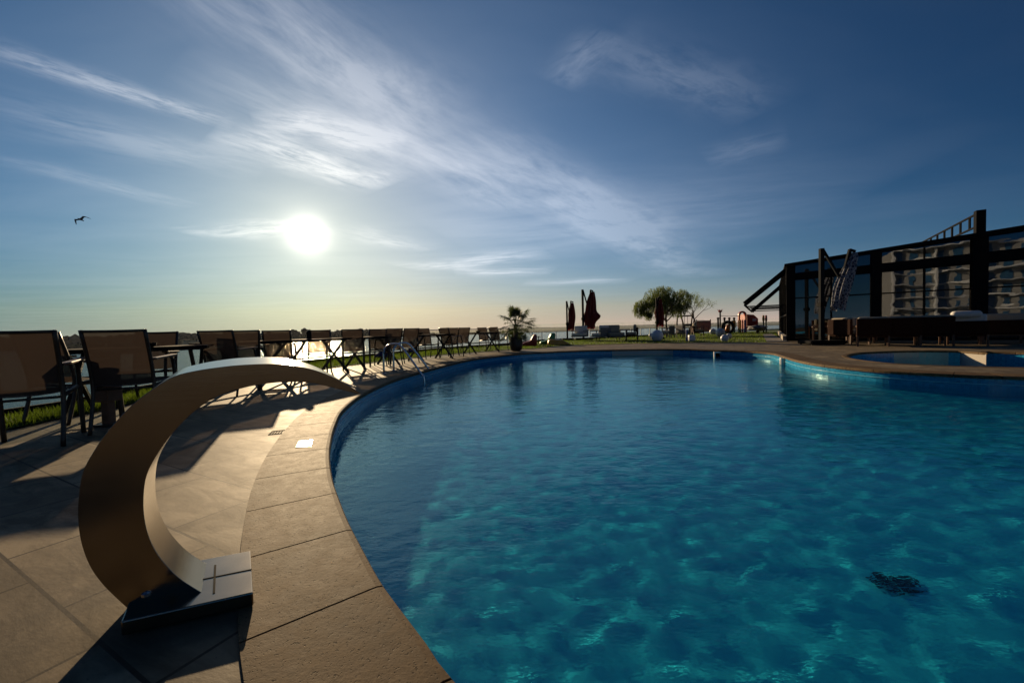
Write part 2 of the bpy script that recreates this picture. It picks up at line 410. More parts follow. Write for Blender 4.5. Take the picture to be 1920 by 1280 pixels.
def water_mat(name, ior=1.33, tint=(0.60, 0.96, 1.0)):
    m = bpy.data.materials.new(name); m.use_nodes = True; t = m.node_tree; t.nodes.clear(); n = NT(t)
    out = n.node('ShaderNodeOutputMaterial'); g = n.node('ShaderNodeBsdfGlass'); g.inputs['IOR'].default_value = ior
    g.inputs['Roughness'].default_value = 0.0; g.inputs['Color'].default_value = (*tint, 1)
    co = n.node('ShaderNodeTexCoord').outputs['Object']
    h = n.m('ADD', n.noise(n.v('MULTIPLY', co, (0.8, 1.3, 1)), 10.0, 3, 0.6), n.m('MULTIPLY', n.noise(co, 22.0, 2, 0.5), 0.2))
    bn = n.node('ShaderNodeBump'); bn.inputs['Strength'].default_value = 1.0; bn.inputs['Distance'].default_value = 0.0048
    n.put(bn.inputs['Height'], h); n.l.new(bn.outputs[0], g.inputs['Normal'])
    t.links.new(g.outputs[0], out.inputs[0])
    return m
M_water = water_mat('pool_water')
def river_mat():
    m = bpy.data.materials.new('river_water'); m.use_nodes = True; t = m.node_tree; n = NT(t); b = t.nodes['Principled BSDF']
    co = n.node('ShaderNodeTexCoord').outputs['Object']
    b.inputs['Base Color'].default_value = (0.03, 0.06, 0.055, 1); b.inputs['Roughness'].default_value = 0.12; b.inputs['IOR'].default_value = 1.33
    h = n.m('ADD', n.noise(co, 0.9, 4, 0.6, 0.3), n.m('MULTIPLY', n.noise(n.v('MULTIPLY', co, (1, 0.6, 1)), 0.12, 3, 0.6), 3.0))
    bn = n.node('ShaderNodeBump'); bn.inputs['Strength'].default_value = 1.0; bn.inputs['Distance'].default_value = 0.35
    n.put(bn.inputs['Height'], h); n.l.new(bn.outputs[0], b.inputs['Normal'])
    return m
M_river = river_mat()
def glass_mat(name, tint=(0.8, 0.95, 0.9), refl=0.12):
    """thin clear pane: mostly see-through, a little mirror"""
    m = bpy.data.materials.new(name); m.use_nodes = True; t = m.node_tree; t.nodes.clear(); n = NT(t)
    out = n.node('ShaderNodeOutputMaterial'); tr = n.node('ShaderNodeBsdfTransparent'); tr.inputs[0].default_value = (*tint, 1)
    gl = n.node('ShaderNodeBsdfGlossy'); gl.inputs['Roughness'].default_value = 0.02
    lw = n.node('ShaderNodeLayerWeight'); lw.inputs[0].default_value = 0.5
    fc = n.m('POWER', lw.outputs['Facing'], 5.0)
    mx = n.node('ShaderNodeMixShader'); n.put(mx.inputs[0], n.m('MULTIPLY_ADD', fc, 0.8, 0.03, clamp=True))
    t.links.new(tr.outputs[0], mx.inputs[1]); t.links.new(gl.outputs[0], mx.inputs[2]); t.links.new(mx.outputs[0], out.inputs[0])
    return m
M_glass = glass_mat('fence_glass', (0.955, 0.985, 0.97))
def mirror_mat():
    m = bpy.data.materials.new('dark_window_glass'); m.use_nodes = True; t = m.node_tree; t.nodes.clear(); n = NT(t)
    out = n.node('ShaderNodeOutputMaterial'); df = n.node('ShaderNodeBsdfTransparent'); df.inputs[0].default_value = (0.25, 0.27, 0.28, 1)
    gl = n.node('ShaderNodeBsdfGlossy'); gl.inputs['Roughness'].default_value = 0.0; gl.inputs[0].default_value = (0.85, 0.9, 1.0, 1)
    co = n.node('ShaderNodeTexCoord').outputs['Object']
    bn = n.node('ShaderNodeBump'); bn.inputs['Strength'].default_value = 1.0; bn.inputs['Distance'].default_value = 0.0018
    n.put(bn.inputs['Height'], n.noise(n.v('MULTIPLY', co, (1, 1, 1.6)), 1.1, 2, 0.4, 0.2)); n.l.new(bn.outputs[0], gl.inputs['Normal'])
    mx = n.node('ShaderNodeMixShader'); mx.inputs[0].default_value = 0.13
    t.links.new(df.outputs[0], mx.inputs[1]); t.links.new(gl.outputs[0], mx.inputs[2]); t.links.new(mx.outputs[0], out.inputs[0])
    return m
M_mirror = mirror_mat()
def lawn_mat():
    m = bpy.data.materials.new('lawn_soil_grass'); m.use_nodes = True; t = m.node_tree; n = NT(t); b = t.nodes['Principled BSDF']
    co = n.node('ShaderNodeTexCoord').outputs['Object']
    n.put(b.inputs['Base Color'], n.mix(n.noise(co, 1.2, 5, 0.7), (0.05, 0.085, 0.012), (0.10, 0.14, 0.02)))
    b.inputs['Roughness'].default_value = 0.9
    bn = n.node('ShaderNodeBump'); bn.inputs['Strength'].default_value = 1.0; bn.inputs['Distance'].default_value = 0.04
    n.put(bn.inputs['Height'], n.noise(co, 30, 4, 0.7)); n.l.new(bn.outputs[0], b.inputs['Normal'])
    return m
M_lawn = lawn_mat()

# ================================================================ SETTING
def catmull(pts, n=8, closed=False):
    out = []; N = len(pts)
    rng = range(N) if closed else range(N-1)
    for i in rng:
        p0 = pts[(i-1) % N] if closed or i > 0 else pts[0]
        p1 = pts[i % N]; p2 = pts[(i+1) % N]
        p3 = pts[(i+2) % N] if closed or i+2 < N else pts[-1]
        for k in range(n):
            t = k/n
            out.append(0.5*((2*p1)+(p2-p0)*t+(2*p0-5*p1+4*p2-p3)*t*t+(3*p1-p0-3*p2+p3)*t**3))
    if not closed: out.append(pts[-1].copy())
    return out
def V2(p): return Vector((p.x, p.y))
def resample(pts, step, closed=True):
    pts2 = pts+[pts[0]] if closed else pts
    out = []; acc = 0.0
    total = sum((pts2[i+1]-pts2[i]).length for i in range(len(pts2)-1)); n = max(2, round(total/step)); st = total/n
    i = 0; seg = 0.0
    for k in range(n if closed else n+1):
        target = k*st
        while i < len(pts2)-2 and seg+(pts2[i+1]-pts2[i]).length < target-1e-9:
            seg += (pts2[i+1]-pts2[i]).length; i += 1
        L = (pts2[i+1]-pts2[i]).length
        out.append(pts2[i].lerp(pts2[i+1], max(0, min(1, (target-seg)/max(L, 1e-9)))))
    return out
# pool edge, measured along the coping's inner rim
pool_px = [(835, 1280), (802, 1233), (759, 1174), (710, 1106), (689, 1071), (652, 998), (638, 967), (624, 928), (615, 897), (611, 858), (614, 829), (623, 797),
           (641, 766), (680, 737), (733, 713), (783, 698), (853, 680), (900, 671), (967, 663.5), (1033, 659.5), (1080, 657.5), (1133, 656), (1233, 654.5), (1262, 654.4)]
A_ = [V2(P(*p)) for p in pool_px]
notch = [V2(P(1291, 656.5)), V2(P(1293, 654.6))]
pool_px2 = [(1346, 656.5), (1385, 657.5), (1417, 659), (1449, 662), (1470, 667.5), (1495, 675), (1541, 683), (1629, 692), (1700, 697), (1764, 700.5), (1842, 704), (1920, 706.5)]
B_ = [V2(P(*p)) for p in pool_px2]
near_ = [Vector(p) for p in ((8.1, 4.6), (8.7, 3.0), (8.6, 1.0), (7.6, -0.8), (5.6, -1.7), (3.4, -1.5), (1.7, -0.75), (0.75, 0.0), (0.25, 0.48))]
curve = catmull([near_[-1]]+A_, 6) ; curve = curve[6:]
curve2 = catmull([notch[1]]+B_+near_+[A_[0]], 6)
POOL = curve+curve2[:-1]
# clean duplicates
def dedup(p, e=0.004):
    o = [p[0]]
    for q_ in p[1:]:
        if (q_-o[-1]).length > e: o.append(q_)
    if (o[0]-o[-1]).length < e: o.pop()
    return o
POOL = dedup(POOL)
def area(p): return sum(p[i].x*p[(i+1) % len(p)].y-p[(i+1) % len(p)].x*p[i].y for i in range(len(p)))/2
def offset(poly, d):
    """outwards for a ring in either sense"""
    s = -1 if area(poly) > 0 else 1; out = []
    N = len(poly)
    for i, p in enumerate(poly):
        a = poly[i-1]; c = poly[(i+1) % N]
        t1 = (p-a).normalized(); t2 = (c-p).normalized()
        n1 = Vector((-t1.y, t1.x)); n2 = Vector((-t2.y, t2.x)); nn = (n1+n2)
        if nn.length < 1e-4: nn = n1
        nn.normalize(); k = 1/max(0.6, nn.dot(n1))
        out.append(p+nn*(s*d*k))
    return out
def inside(poly, x, y):
    c = False; j = len(poly)-1
    for i in range(len(poly)):
        a, b = poly[i], poly[j]
        if (a.y > y) != (b.y > y) and x < (b.x-a.x)*(y-a.y)/(b.y-a.y)+a.x: c = not c
        j = i
    return c
CW = 0.38
POOL_OUT = offset(POOL, CW)

# small pool on the right
kid_px = [(1587, 667), (1600, 663), (1625, 660.3), (1676, 658.3), (1736, 657.3), (1800, 657.8)]
kid = catmull([V2(P(*p)) for p in kid_px], 5)
kid += [V2(P(1849, 661.5)), V2(P(1850.5, 658.8))]
kid += catmull([V2(P(*p)) for p in [(1885, 659.8), (1930, 661.5), (2050, 668), (2060, 680), (1990, 689.5), (1920, 688.8), (1849, 687.4), (1771, 685.5), (1683, 681.5), (1630, 676.6), (1597, 671.5), (1587, 667)]], 5)
KID = dedup(kid)
KID_OUT = offset(KID, 0.10)

# grass edge of the terrace
edge_px = [(11, 807), (100, 788), (192, 770), (258, 755), (400, 725), (598, 694), (644, 687), (800, 668.5), (862, 663), (958, 656), (1006, 653.6), (1060, 648.2), (1150, 645.3), (1200, 644), (1300, 642.8), (1440, 642.2)]
EDGE = [Vector((-5.6, -30)), Vector((-5.35, -4)), Vector((-5.1, 2.2))]+[V2(P(*p)) for p in edge_px]
EDGE = [EDGE[0]]+catmull(EDGE[1:], 4)

def fill_poly(name, outer, holes, z, m, up=True):
    """flat sheet with holes"""
    cu = bpy.data.curves.new(name, 'CURVE'); cu.dimensions = '2D'; cu.fill_mode = 'BOTH'
    for ring in [outer]+holes:
        sp = cu.splines.new('POLY'); sp.points.add(len(ring)-1); sp.use_cyclic_u = True
        for pt, v in zip(sp.points, ring): pt.co = (v.x, v.y, 0, 1)
    tmp = bpy.data.objects.new('tmp', cu); COL.objects.link(tmp)
    dg = bpy.context.evaluated_depsgraph_get(); me = bpy.data.meshes.new_from_object(tmp.evaluated_get(dg))
    bpy.data.objects.remove(tmp); bpy.data.curves.remove(cu)
    bm = bmesh.new(); bm.from_mesh(me)
    bmesh.ops.remove_doubles(bm, verts=bm.verts, dist=1e-5)
    for f in bm.faces:
        if f.normal.z < 0: f.normal_flip()
    for v in bm.verts: v.co.z = z
    bm.to_mesh(me); bm.free(); me.materials.clear(); me.materials.append(m); me.name = name
    o = bpy.data.objects.new(name, me); COL.objects.link(o); return o
deck_outer = [Vector((v.x, v.y)) for v in EDGE]+[Vector((12.3, 17.9)), Vector((17.5, 26)), Vector((60, 30)), Vector((60, -30))]
deck = fill_poly('terrace_paving', deck_outer, [offset(POOL_OUT, -0.008), KID_OUT], 0.0, M_deck); tag(deck, kind='structure')

def ring_uv(o):
    me = o.data; uv = me.uv_layers.new(name='UV')
    return uv
def coping(name, ring, width, inner_over=0.025, z0=0.006, th=0.05, stone=0.46, skip=None, gap=0.008):
    """curved stones laid round a ring, each its own island"""
    mb = MB(); rs = resample(ring, stone/6, True); n6 = 6
    N = (len(rs)//n6)*n6; rs = resample(ring, sum((ring[i]-ring[i-1]).length for i in range(len(ring)))/N, True)[:N]
    inn = offset(rs, -inner_over); out = offset(rs, width)
    prof = [(0.0, z0-th), (-0.0, z0-0.018), (0.008, z0-0.005), (0.028, z0), (1.0, z0), (1.0, z0-th)]
    W_ = width+inner_over
    for s0 in range(0, N, n6):
        vs = []; fs = []
        for k in range(n6+1):
            i = (s0+k) % N
            a = inn[i]; b = out[i]; d = (b-a); 
            shift = Vector((0, 0))
            if k in (0, n6):
                nb = inn[(s0+(1 if k == 0 else n6-1)) % N]; tdir = (nb-a).normalized(); shift = tdir*gap*0.5
            for r, z in prof:
                if r == 0.0: p = a
                elif r == 1.0: p = b
                else: p = a+d.normalized()*r
                vs.append((p.x+shift.x, p.y+shift.y, z))
        m_ = len(prof)
        for k in range(n6):
            for j in range(m_-1):
                fs.append((k*m_+j, k*m_+j+1, (k+1)*m_+j+1, (k+1)*m_+j))
        fs.append(tuple(range(m_))); fs.append(tuple(n6*m_+j for j in range(m_-1, -1, -1)))
        mb.add(vs, fs)
    o = mb.build(name, M_coping)
    bm = bmesh.new(); bm.from_mesh(o.data); bmesh.ops.recalc_face_normals(bm, faces=bm.faces); bm.to_mesh(o.data); bm.free()
    return tag(o, kind='structure')
coping('pool_coping', POOL, CW)
# bedding under the coping joints
def flat_ring(name, r1, r2, z, m):
    mb = MB(); N = len(r1)
    mb.add([(p.x, p.y, z) for p in r1]+[(p.x, p.y, z) for p in r2], [(i, (i+1) % N, N+(i+1) % N, N+i) for i in range(N)])
    o = mb.build(name, m); return tag(o, kind='structure')
M_joint = mat('joint_mortar', (0.07, 0.055, 0.04), 0.95, 0, 0.2, 20)
flat_ring('coping_bed', offset(POOL, 0.02), offset(POOL, CW+0.05), -0.02, M_joint)
coping('small_pool_coping', KID, 0.09, 0.02, 0.006, 0.05, 0.6)
flat_ring('small_pool_bed', offset(KID, 0.01), offset(KID, 0.14), -0.02, M_joint)

POOL_Z, POOL_D = -0.20, -0.92
def basin(name, ring, zb, zt, pale, mats, step=0.15):
    """walls (slots: 0 wall, 1 pale wall) and floor (slot 2)"""
    mb = MB(); N = len(ring); L = 0.0; uvs = []
    for i in range(N):
        a, b = ring[i], ring[(i+1) % N]; l = (b-a).length
        mb.cur = 1 if pale(a, b) else 0
        mb.add([(a.x, a.y, zt), (b.x, b.y, zt), (b.x, b.y, zb), (a.x, a.y, zb)], [(0, 1, 2, 3)])
        uvs += [(L, zt), (L+l, zt), (L+l, zb), (L, zb)]; L += l
    o = mb.build(name, mats); uv = o.data.uv_layers.new(name='UV')
    for i, u in enumerate(uvs): uv.data[i].uv = u
    return tag(o, kind='structure')
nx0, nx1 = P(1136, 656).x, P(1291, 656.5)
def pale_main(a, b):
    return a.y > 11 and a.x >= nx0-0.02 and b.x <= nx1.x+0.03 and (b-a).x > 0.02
def thick_floor(name, ring, z, m, amp=0.0):
    o = fill_poly(name, ring, [], z, m); uv = o.data.uv_layers.new(name='UV')
    for l in o.data.loops: uv.data[l.index].uv = o.data.vertices[l.vertex_index].co.xy
    return tag(o, kind='structure')
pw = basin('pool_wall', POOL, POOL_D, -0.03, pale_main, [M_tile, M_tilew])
pf = thick_floor('pool_floor', offset(POOL, 0.01), POOL_D, M_tilef)
# waterline trim along the wall
mbt = MB(); rs = offset(resample(POOL, 0.12), -0.012); rb = offset(resample(POOL, 0.12), 0.01); N = len(rs)
for zz in (-0.115,):
    mbt.add([(p.x, p.y, zz) for p in rs]+[(p.x, p.y, zz-0.014) for p in rs]+[(p.x, p.y, zz) for p in rb]+[(p.x, p.y, zz-0.014) for p in rb],
            [(i, (i+1) % N, N+(i+1) % N, N+i) for i in range(N)]+[(i, (i+1) % N, 2*N+(i+1) % N, 2*N+i) for i in range(N)])
M_trim = mat('waterline_trim', (0.12, 0.42, 0.56), 0.3)
tag(mbt.build('pool_waterline', M_trim), kind='structure')
# water of the main pool: real waves
def wave(x, y):
    v = 0.0
    calm = 0.55+0.45*min(1.0, max(0.0, (y-1.5)/9.0))
    for fx, fy, sc, am, ph in ((1, 0.55, 1.5, 0.0040, 0), (0.85, 1.0, 4.6, 0.0018, 3.1), (0.9, 1.0, 7.8, 0.0013, 9.1), (1.0, 1.15, 14.0, 0.0003, 23.7)):
        v += am*mnoise.noise(Vector((x*fx*sc+ph, y*fy*sc*1.25, ph)))*2
    return v*calm*WAVE
WAVE = 1.0
def water(name, ring, z, step, m, grow=0.03):
    big = offset(ring, grow); x0 = min(p.x for p in big); x1 = max(p.x for p in big); y0 = min(p.y for p in big); y1 = max(p.y for p in big)
    nx = int((x1-x0)/step)+1; ny = int((y1-y0)/step)+1; idx = {}; vs = []; fs = []
    rows = []
    for j in range(ny+1):                                       # scanline test
        y = y0+j*step+step*0.5; xs = []
        for i in range(len(big)):
            a, b = big[i], big[(i+1) % len(big)]
            if (a.y > y) != (b.y > y): xs.append(a.x+(b.x-a.x)*(y-a.y)/(b.y-a.y))
        rows.append(sorted(xs))
    def vid(i, j):
        k = (i, j)
        if k not in idx:
            x, y = x0+i*step, y0+j*step; idx[k] = len(vs); vs.append((x, y, z+wave(x, y)))
        return idx[k]
    for j in range(ny):
        xs = rows[j]
        for a, b in zip(xs[::2], xs[1::2]):
            ia = max(0, int((a-x0)/step)); ib = min(nx-1, int((b-x0)/step))
            for i in range(ia, ib+1): fs.append((vid(i, j), vid(i+1, j), vid(i+1, j+1), vid(i, j+1)))
    mb = MB(); mb.v = vs; mb.f = fs; mb.mi = [0]*len(fs)
    return tag(mb.build(name, m, smooth=True), kind='structure')
pwater = water('pool_water', POOL, POOL_Z, 0.03, M_water, 0.0)
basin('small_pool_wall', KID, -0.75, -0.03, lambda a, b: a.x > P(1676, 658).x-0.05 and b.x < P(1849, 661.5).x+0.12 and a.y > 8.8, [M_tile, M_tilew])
thick_floor('small_pool_floor', offset(KID, 0.01), -0.75, M_tilef)
sw = water('small_pool_water', KID, -0.50, 0.07, M_water, 0.0)

# lawn beyond the terrace
FENCE = [Vector((-6.6, -30)), Vector((-6.3, -4)), Vector((-5.95, 2.2)), V2(P(77, 777)), V2(P(250, 740)), V2(P(500, 693)), V2(P(640, 675)), V2(P(790, 660)), V2(P(860, 653.5)), V2(P(955, 647.0)), V2(P(1010, 640)), V2(P(1080, 636.5)), V2(P(1150, 634)), V2(P(1235, 629)), V2(P(1300, 625.5))]
FENCE = catmull(FENCE[1:], 4)
FENCE = [Vector((-6.6, -30))]+FENCE
lawn_poly = [v.copy() for v in FENCE]+[Vector((32, 44)), Vector((60, 44)), Vector((60, 31)), Vector((17.5, 26.3)), Vector((12.3, 18.2))]+[v.copy() for v in EDGE[::-1]]
lawn = fill_poly('lawn', lawn_poly, [], 0.012, M_lawn); tag(lawn, kind='structure')
# narrow path beside the pavilion
pth = [V2(P(1437, 641.5)), V2(P(1478, 641.2)), V2(P(1447, 626)), V2(P(1430, 627))]
M_path = mat('path_concrete', (0.13, 0.12, 0.11), 0.85, 0, 0.2, 3)
tag(fill_poly('path', pth, [], 0.02, M_path), kind='structure')
# the bank the terrace stands on
mb = MB(); fr = [v for v in offset(FENCE+[Vector((60, 44)), Vector((60, -30))], 0.25)]
N = len(fr); mb.add([(p.x, p.y, -0.02) for p in fr]+[(p.x*1.02, p.y*1.02, -11) for p in fr], [(i, (i+1) % N, N+(i+1) % N, N+i) for i in range(N)])
M_bank = mat('embankment', (0.12, 0.10, 0.08), 0.9, 0, 0.3, 1)
tag(mb.build('embankment', M_bank), kind='structure')
# strip of ground under fence foot
tag(flat_ring('fence_footing_ground', FENCE+[Vector((60, 44)), Vector((60, -30))], fr, 0.0, M_bank), kind='structure')
# river
RZ = -10.0
shore_px = [(-900, 686), (-300, 667), (0, 656.5), (150, 654), (300, 647.5), (475, 641), (545, 639), (618, 636.2), (682, 634), (725, 632.3), (755, 630.8), (830, 628.9), (910, 626.5), (1010, 623.3), (1100, 620), (1230, 615.5), (1400, 611), (1700, 604.6), (2300, 590)]
SHORE = [V2(P(x, y, RZ)) for x, y in shore_px]
mb = MB(); mb.add([(-9000, -3000, RZ), (9000, -3000, RZ), (9000, 9000, RZ), (-9000, 9000, RZ)], [(0, 1, 2, 3)])
tag(mb.build('river', M_river), kind='structure')
# far bank: flat land to the horizon, then low hills
M_bankfar = mat('far_bank_fields', (0.085, 0.085, 0.05), 0.95, 0, 0.3, 0.02)
mb = MB(); N = len(SHORE); rows = [(1.0, 0.2), (1.01, 1.6), (1.3, 3.0), (3.0, 5.0), (9.0, 9.0)]
vs = []
for k, h in rows: vs += [(p.x*k, p.y*k if p.y*k < 30000 else 30000, RZ+h) for p in SHORE]
mb.add(vs, [(r*N+i, r*N+i+1, (r+1)*N+i+1, (r+1)*N+i) for r in range(len(rows)-1) for i in range(N-1)])
tag(mb.build('far_bank', M_bankfar, smooth=True), kind='structure')
def hills(name, dist, pts, m, depth=1500):
    mb = MB(); n = len(pts); vs = []
    for k, (px, py) in enumerate(pts):
        d = ray(px, py); s = dist/d.y; v = CAM+d*s
        b_ = ray(px, 618); g = Vector((d.x, d.y)).normalized()
        vs += [(v.x, v.y, RZ), (v.x, v.y, v.z), (v.x+g.x*depth, v.y+g.y*depth, RZ)]
    fs = []
    for i in range(n-1):
        a = i*3; fs += [(a, a+3, a+4, a+1), (a+1, a+4, a+5, a+2)]
    mb.add(vs, fs); return tag(mb.build(name, m), kind='structure')
M_hill = mat('hill_fields', (0.09, 0.085, 0.075), 0.95, 0, 0.25, 0.004)
rr_ = random.Random(3)
hp = []
for px in range(-200, 2300, 22):
    t = max(0, min(1, (px-500)/300)); base = HR(px)-1.2-1.6*t*max(0, 1-(px-800)/700 if px > 800 else 1)
    hp.append((px, base+0.5*math.sin(px*0.013)+rr_.uniform(-0.25, 0.25)))
hills('hills', 6000, hp, M_hill)

# ---- far wood on the other bank
def blob(mb, c, r, rng, sx=1.0, sz=0.8, sub=2):
    bm = bmesh.new(); bmesh.ops.create_icosphere(bm, subdivisions=sub, radius=1.0)
    off = Vector((rng.uniform(-99, 99), rng.uniform(-99, 99), 0))
    vs = []
    for v in bm.verts:
        d = 1+0.55*mnoise.noise(v.co*1.6+off)+0.3*mnoise.noise(v.co*4.2+off)
        vs.append((c[0]+v.co.x*r*sx*d, c[1]+v.co.y*r*sx*d, c[2]+v.co.z*r*sz*d))
    bm.verts.ensure_lookup_table(); fs = [tuple(q.index for q in f.verts) for f in bm.faces]; bm.free(); mb.add(vs, fs)
tops = [(-900, 664), (-300, 646), (0, 637), (110, 636.5), (200, 635), (260, 631), (340, 628.5), (420, 629), (480, 628), (530, 626), (560, 627), (620, 624), (690, 621.5), (740, 621), (775, 621.5), (800, 624), (835, 627.5)]
def interp(tbl, x):
    for (a, ya), (b, yb) in zip(tbl, tbl[1:]):
        if a <= x <= b: return ya+(yb-ya)*(x-a)/(b-a)
    return tbl[-1][1]
mb = MB(); rng = random.Random(11); px = -500
while px < 835:
    ys = interp(shore_px, px); yt = interp(tops, px)
    for row in range(2):
        Y = P(px, ys, RZ).y*(1.03+0.06*row); sc = Y/FPX
        h = (ys-yt)*sc*rng.uniform(0.75, 1.12); 
        x = XD(px+rng.uniform(-2, 2), Y); r = h*rng.uniform(0.42, 0.6)
        blob(mb, (x, Y, RZ+1.5+h-r*0.9), r, rng, 1.25, 0.95, 2)
        blob(mb, (x+rng.uniform(-r, r), Y-3, RZ+1.5+h*0.33), h*0.45, rng, 1.4, 0.9, 1)
    px += rng.uniform(3.0, 6.0)
tag(mb.build('far_wood', M_far), kind='stuff')
def far_tree(px, top, wpx, label, name='broadleaf_tree'):
    ys = interp(shore_px, px); Y = P(px, ys, RZ).y*1.012; sc = Y/FPX
    h = (ys-top)*sc; wd = wpx*sc; rng = random.Random(int(px))
    t = thing(name, label, 'tree', (XD(px, Y), Y, RZ+1.2), group='taller trees on the far bank')
    MB().tube([(0, 0, 0), (0.2, 0, h*0.35), (0, 0, h*0.7)], [wd*0.05, wd*0.035, wd*0.02], 6).build('trunk', M_bark, t)
    mb = MB()
    for k in range(9):
        blob(mb, (rng.uniform(-.34, .34)*wd, rng.uniform(-.2, .2)*wd, h*rng.uniform(0.45, 0.82)), wd*rng.uniform(0.15, 0.26), rng, 1, 0.8, 2)
    mb.build('crown', M_far, t)
far_tree(576, 613, 22, 'tall round tree rising highest over the far bank below the sun')
far_tree(553, 618, 17, 'rounded tree just left of the tallest tree on the far bank')
far_tree(636, 617.5, 9, 'small dark tree on the far bank between two chair backs')
far_tree(677, 615.5, 16, 'broad tree on the far bank directly above a chair back')
far_tree(690, 616.5, 10, 'narrower tree touching the broad one on the far bank')
far_tree(743, 616, 16, 'flat topped tree on the far bank above the pool ladder')

# ---- glass fence round the terrace
def fence_run(name, pts, label, h=1.1, posts=False, cap=False, chan=True, dark=True):
    root = thing(name, label, 'fence', (pts[0].x, pts[0].y, 0.0)); o = pts[0]
    ch = MB(); 
    for a, b in zip(pts, pts[1:]):
        ch.bar((a.x-o.x, a.y-o.y, 0.055), (b.x-o.x, b.y-o.y, 0.055), 0.05, 0.12)
    ch.build('base_channel', M_black if dark else M_white, root)
    for a, b in zip(pts, pts[1:]):
        a3 = Vector((a.x-o.x, a.y-o.y, 0)); b3 = Vector((b.x-o.x, b.y-o.y, 0)); d = (b3-a3).normalized()
        g = MB(); g.bar(a3+d*0.012+Vector((0, 0, (h+0.11)/2)), b3-d*0.012+Vector((0, 0, (h+0.11)/2)), 0.012, h-0.115); g.build('glass_pane', M_glass, root)
        if posts: MB().box((a3.x, a3.y, posts/2), (0.05, 0.05, posts)).build('post', M_white, root)
    return root
fl = resample([v for v in FENCE if -4.2 < v.y and v.x < P(955, 647).x+0.1], 1.5, False)
fence_run('glass_fence', fl, 'long clear glass fence on a black base channel behind the tables and chairs', h=0.8)
fr2 = resample([v for v in FENCE if v.x >= P(955, 647).x-0.1 and v.y > 10], 1.32, False)
fence_run('glass_fence', fr2, 'clear glass fence with short white posts behind the plastic loungers and closed parasols', posts=0.62)
end = fr2[-1]
fr3 = resample([end, Vector((20, 41)), Vector((32, 43))], 1.6, False)
fence_run('glass_fence', fr3, 'greenish glass windscreen at the back of the lawn behind the playground', h=1.25)

# ---- grass blades: along the terrace edge and over the lawn
def blades(name, n, sampler, hmin, hmax, wd, seed):
    rng = random.Random(seed); vs = []; fs = []
    for _ in range(n):
        p = sampler(rng)
        if p is None: continue
        a = rng.uniform(0, 6.283); h = rng.uniform(hmin, hmax); w2 = wd*rng.uniform(0.6, 1.3)
        dx, dy = math.cos(a)*w2, math.sin(a)*w2; lx, ly = rng.uniform(-.5, .5)*h, rng.uniform(-.5, .5)*h
        k = len(vs); vs += [(p[0]-dx, p[1]-dy, 0.01), (p[0]+dx, p[1]+dy, 0.01), (p[0]+lx, p[1]+ly, 0.01+h)]; fs.append((k, k+1, k+2))
    mb = MB(); mb.v = vs; mb.f = fs; mb.mi = [0]*len(fs)
    return tag(mb.build(name, M_grass), kind='stuff')
es = resample([v for v in EDGE if v.y > 2 and v.x < 1.5], 0.1, False)
fs_ = resample([v for v in FENCE if v.y > 1.5 and v.x < 1.5], 0.1, False)
def near_strip(rng):
    e = es[int(len(es)*rng.random()**1.6)]; g = min(fs_, key=lambda q_: (q_-e).length_squared) if False else None
    i = es.index(e) if False else None
    return e
import bisect
pairs = []
for e in es:
    g = min(fs_, key=lambda q_: (q_-e).length_squared); pairs.append((e, g))
def near_strip(rng):
    e, g = pairs[int(len(pairs)*rng.random()**1.35)]; t = rng.uniform(0.02, 0.93); p = e.lerp(g, t)
    return (p.x+rng.uniform(-.05, .05), p.y+rng.uniform(-.05, .05))
blades('grass', 26000, near_strip, 0.04, 0.11, 0.006, 5)
def far_lawn(rng):
    for _ in range(10):
        x, y = rng.uniform(0, 21), rng.uniform(16.5, 36)
        if inside(lawn_poly, x, y) and not inside(pth, x, y): return (x, y)
    return None
blades('grass', 26000, far_lawn, 0.03, 0.08, 0.012, 6)

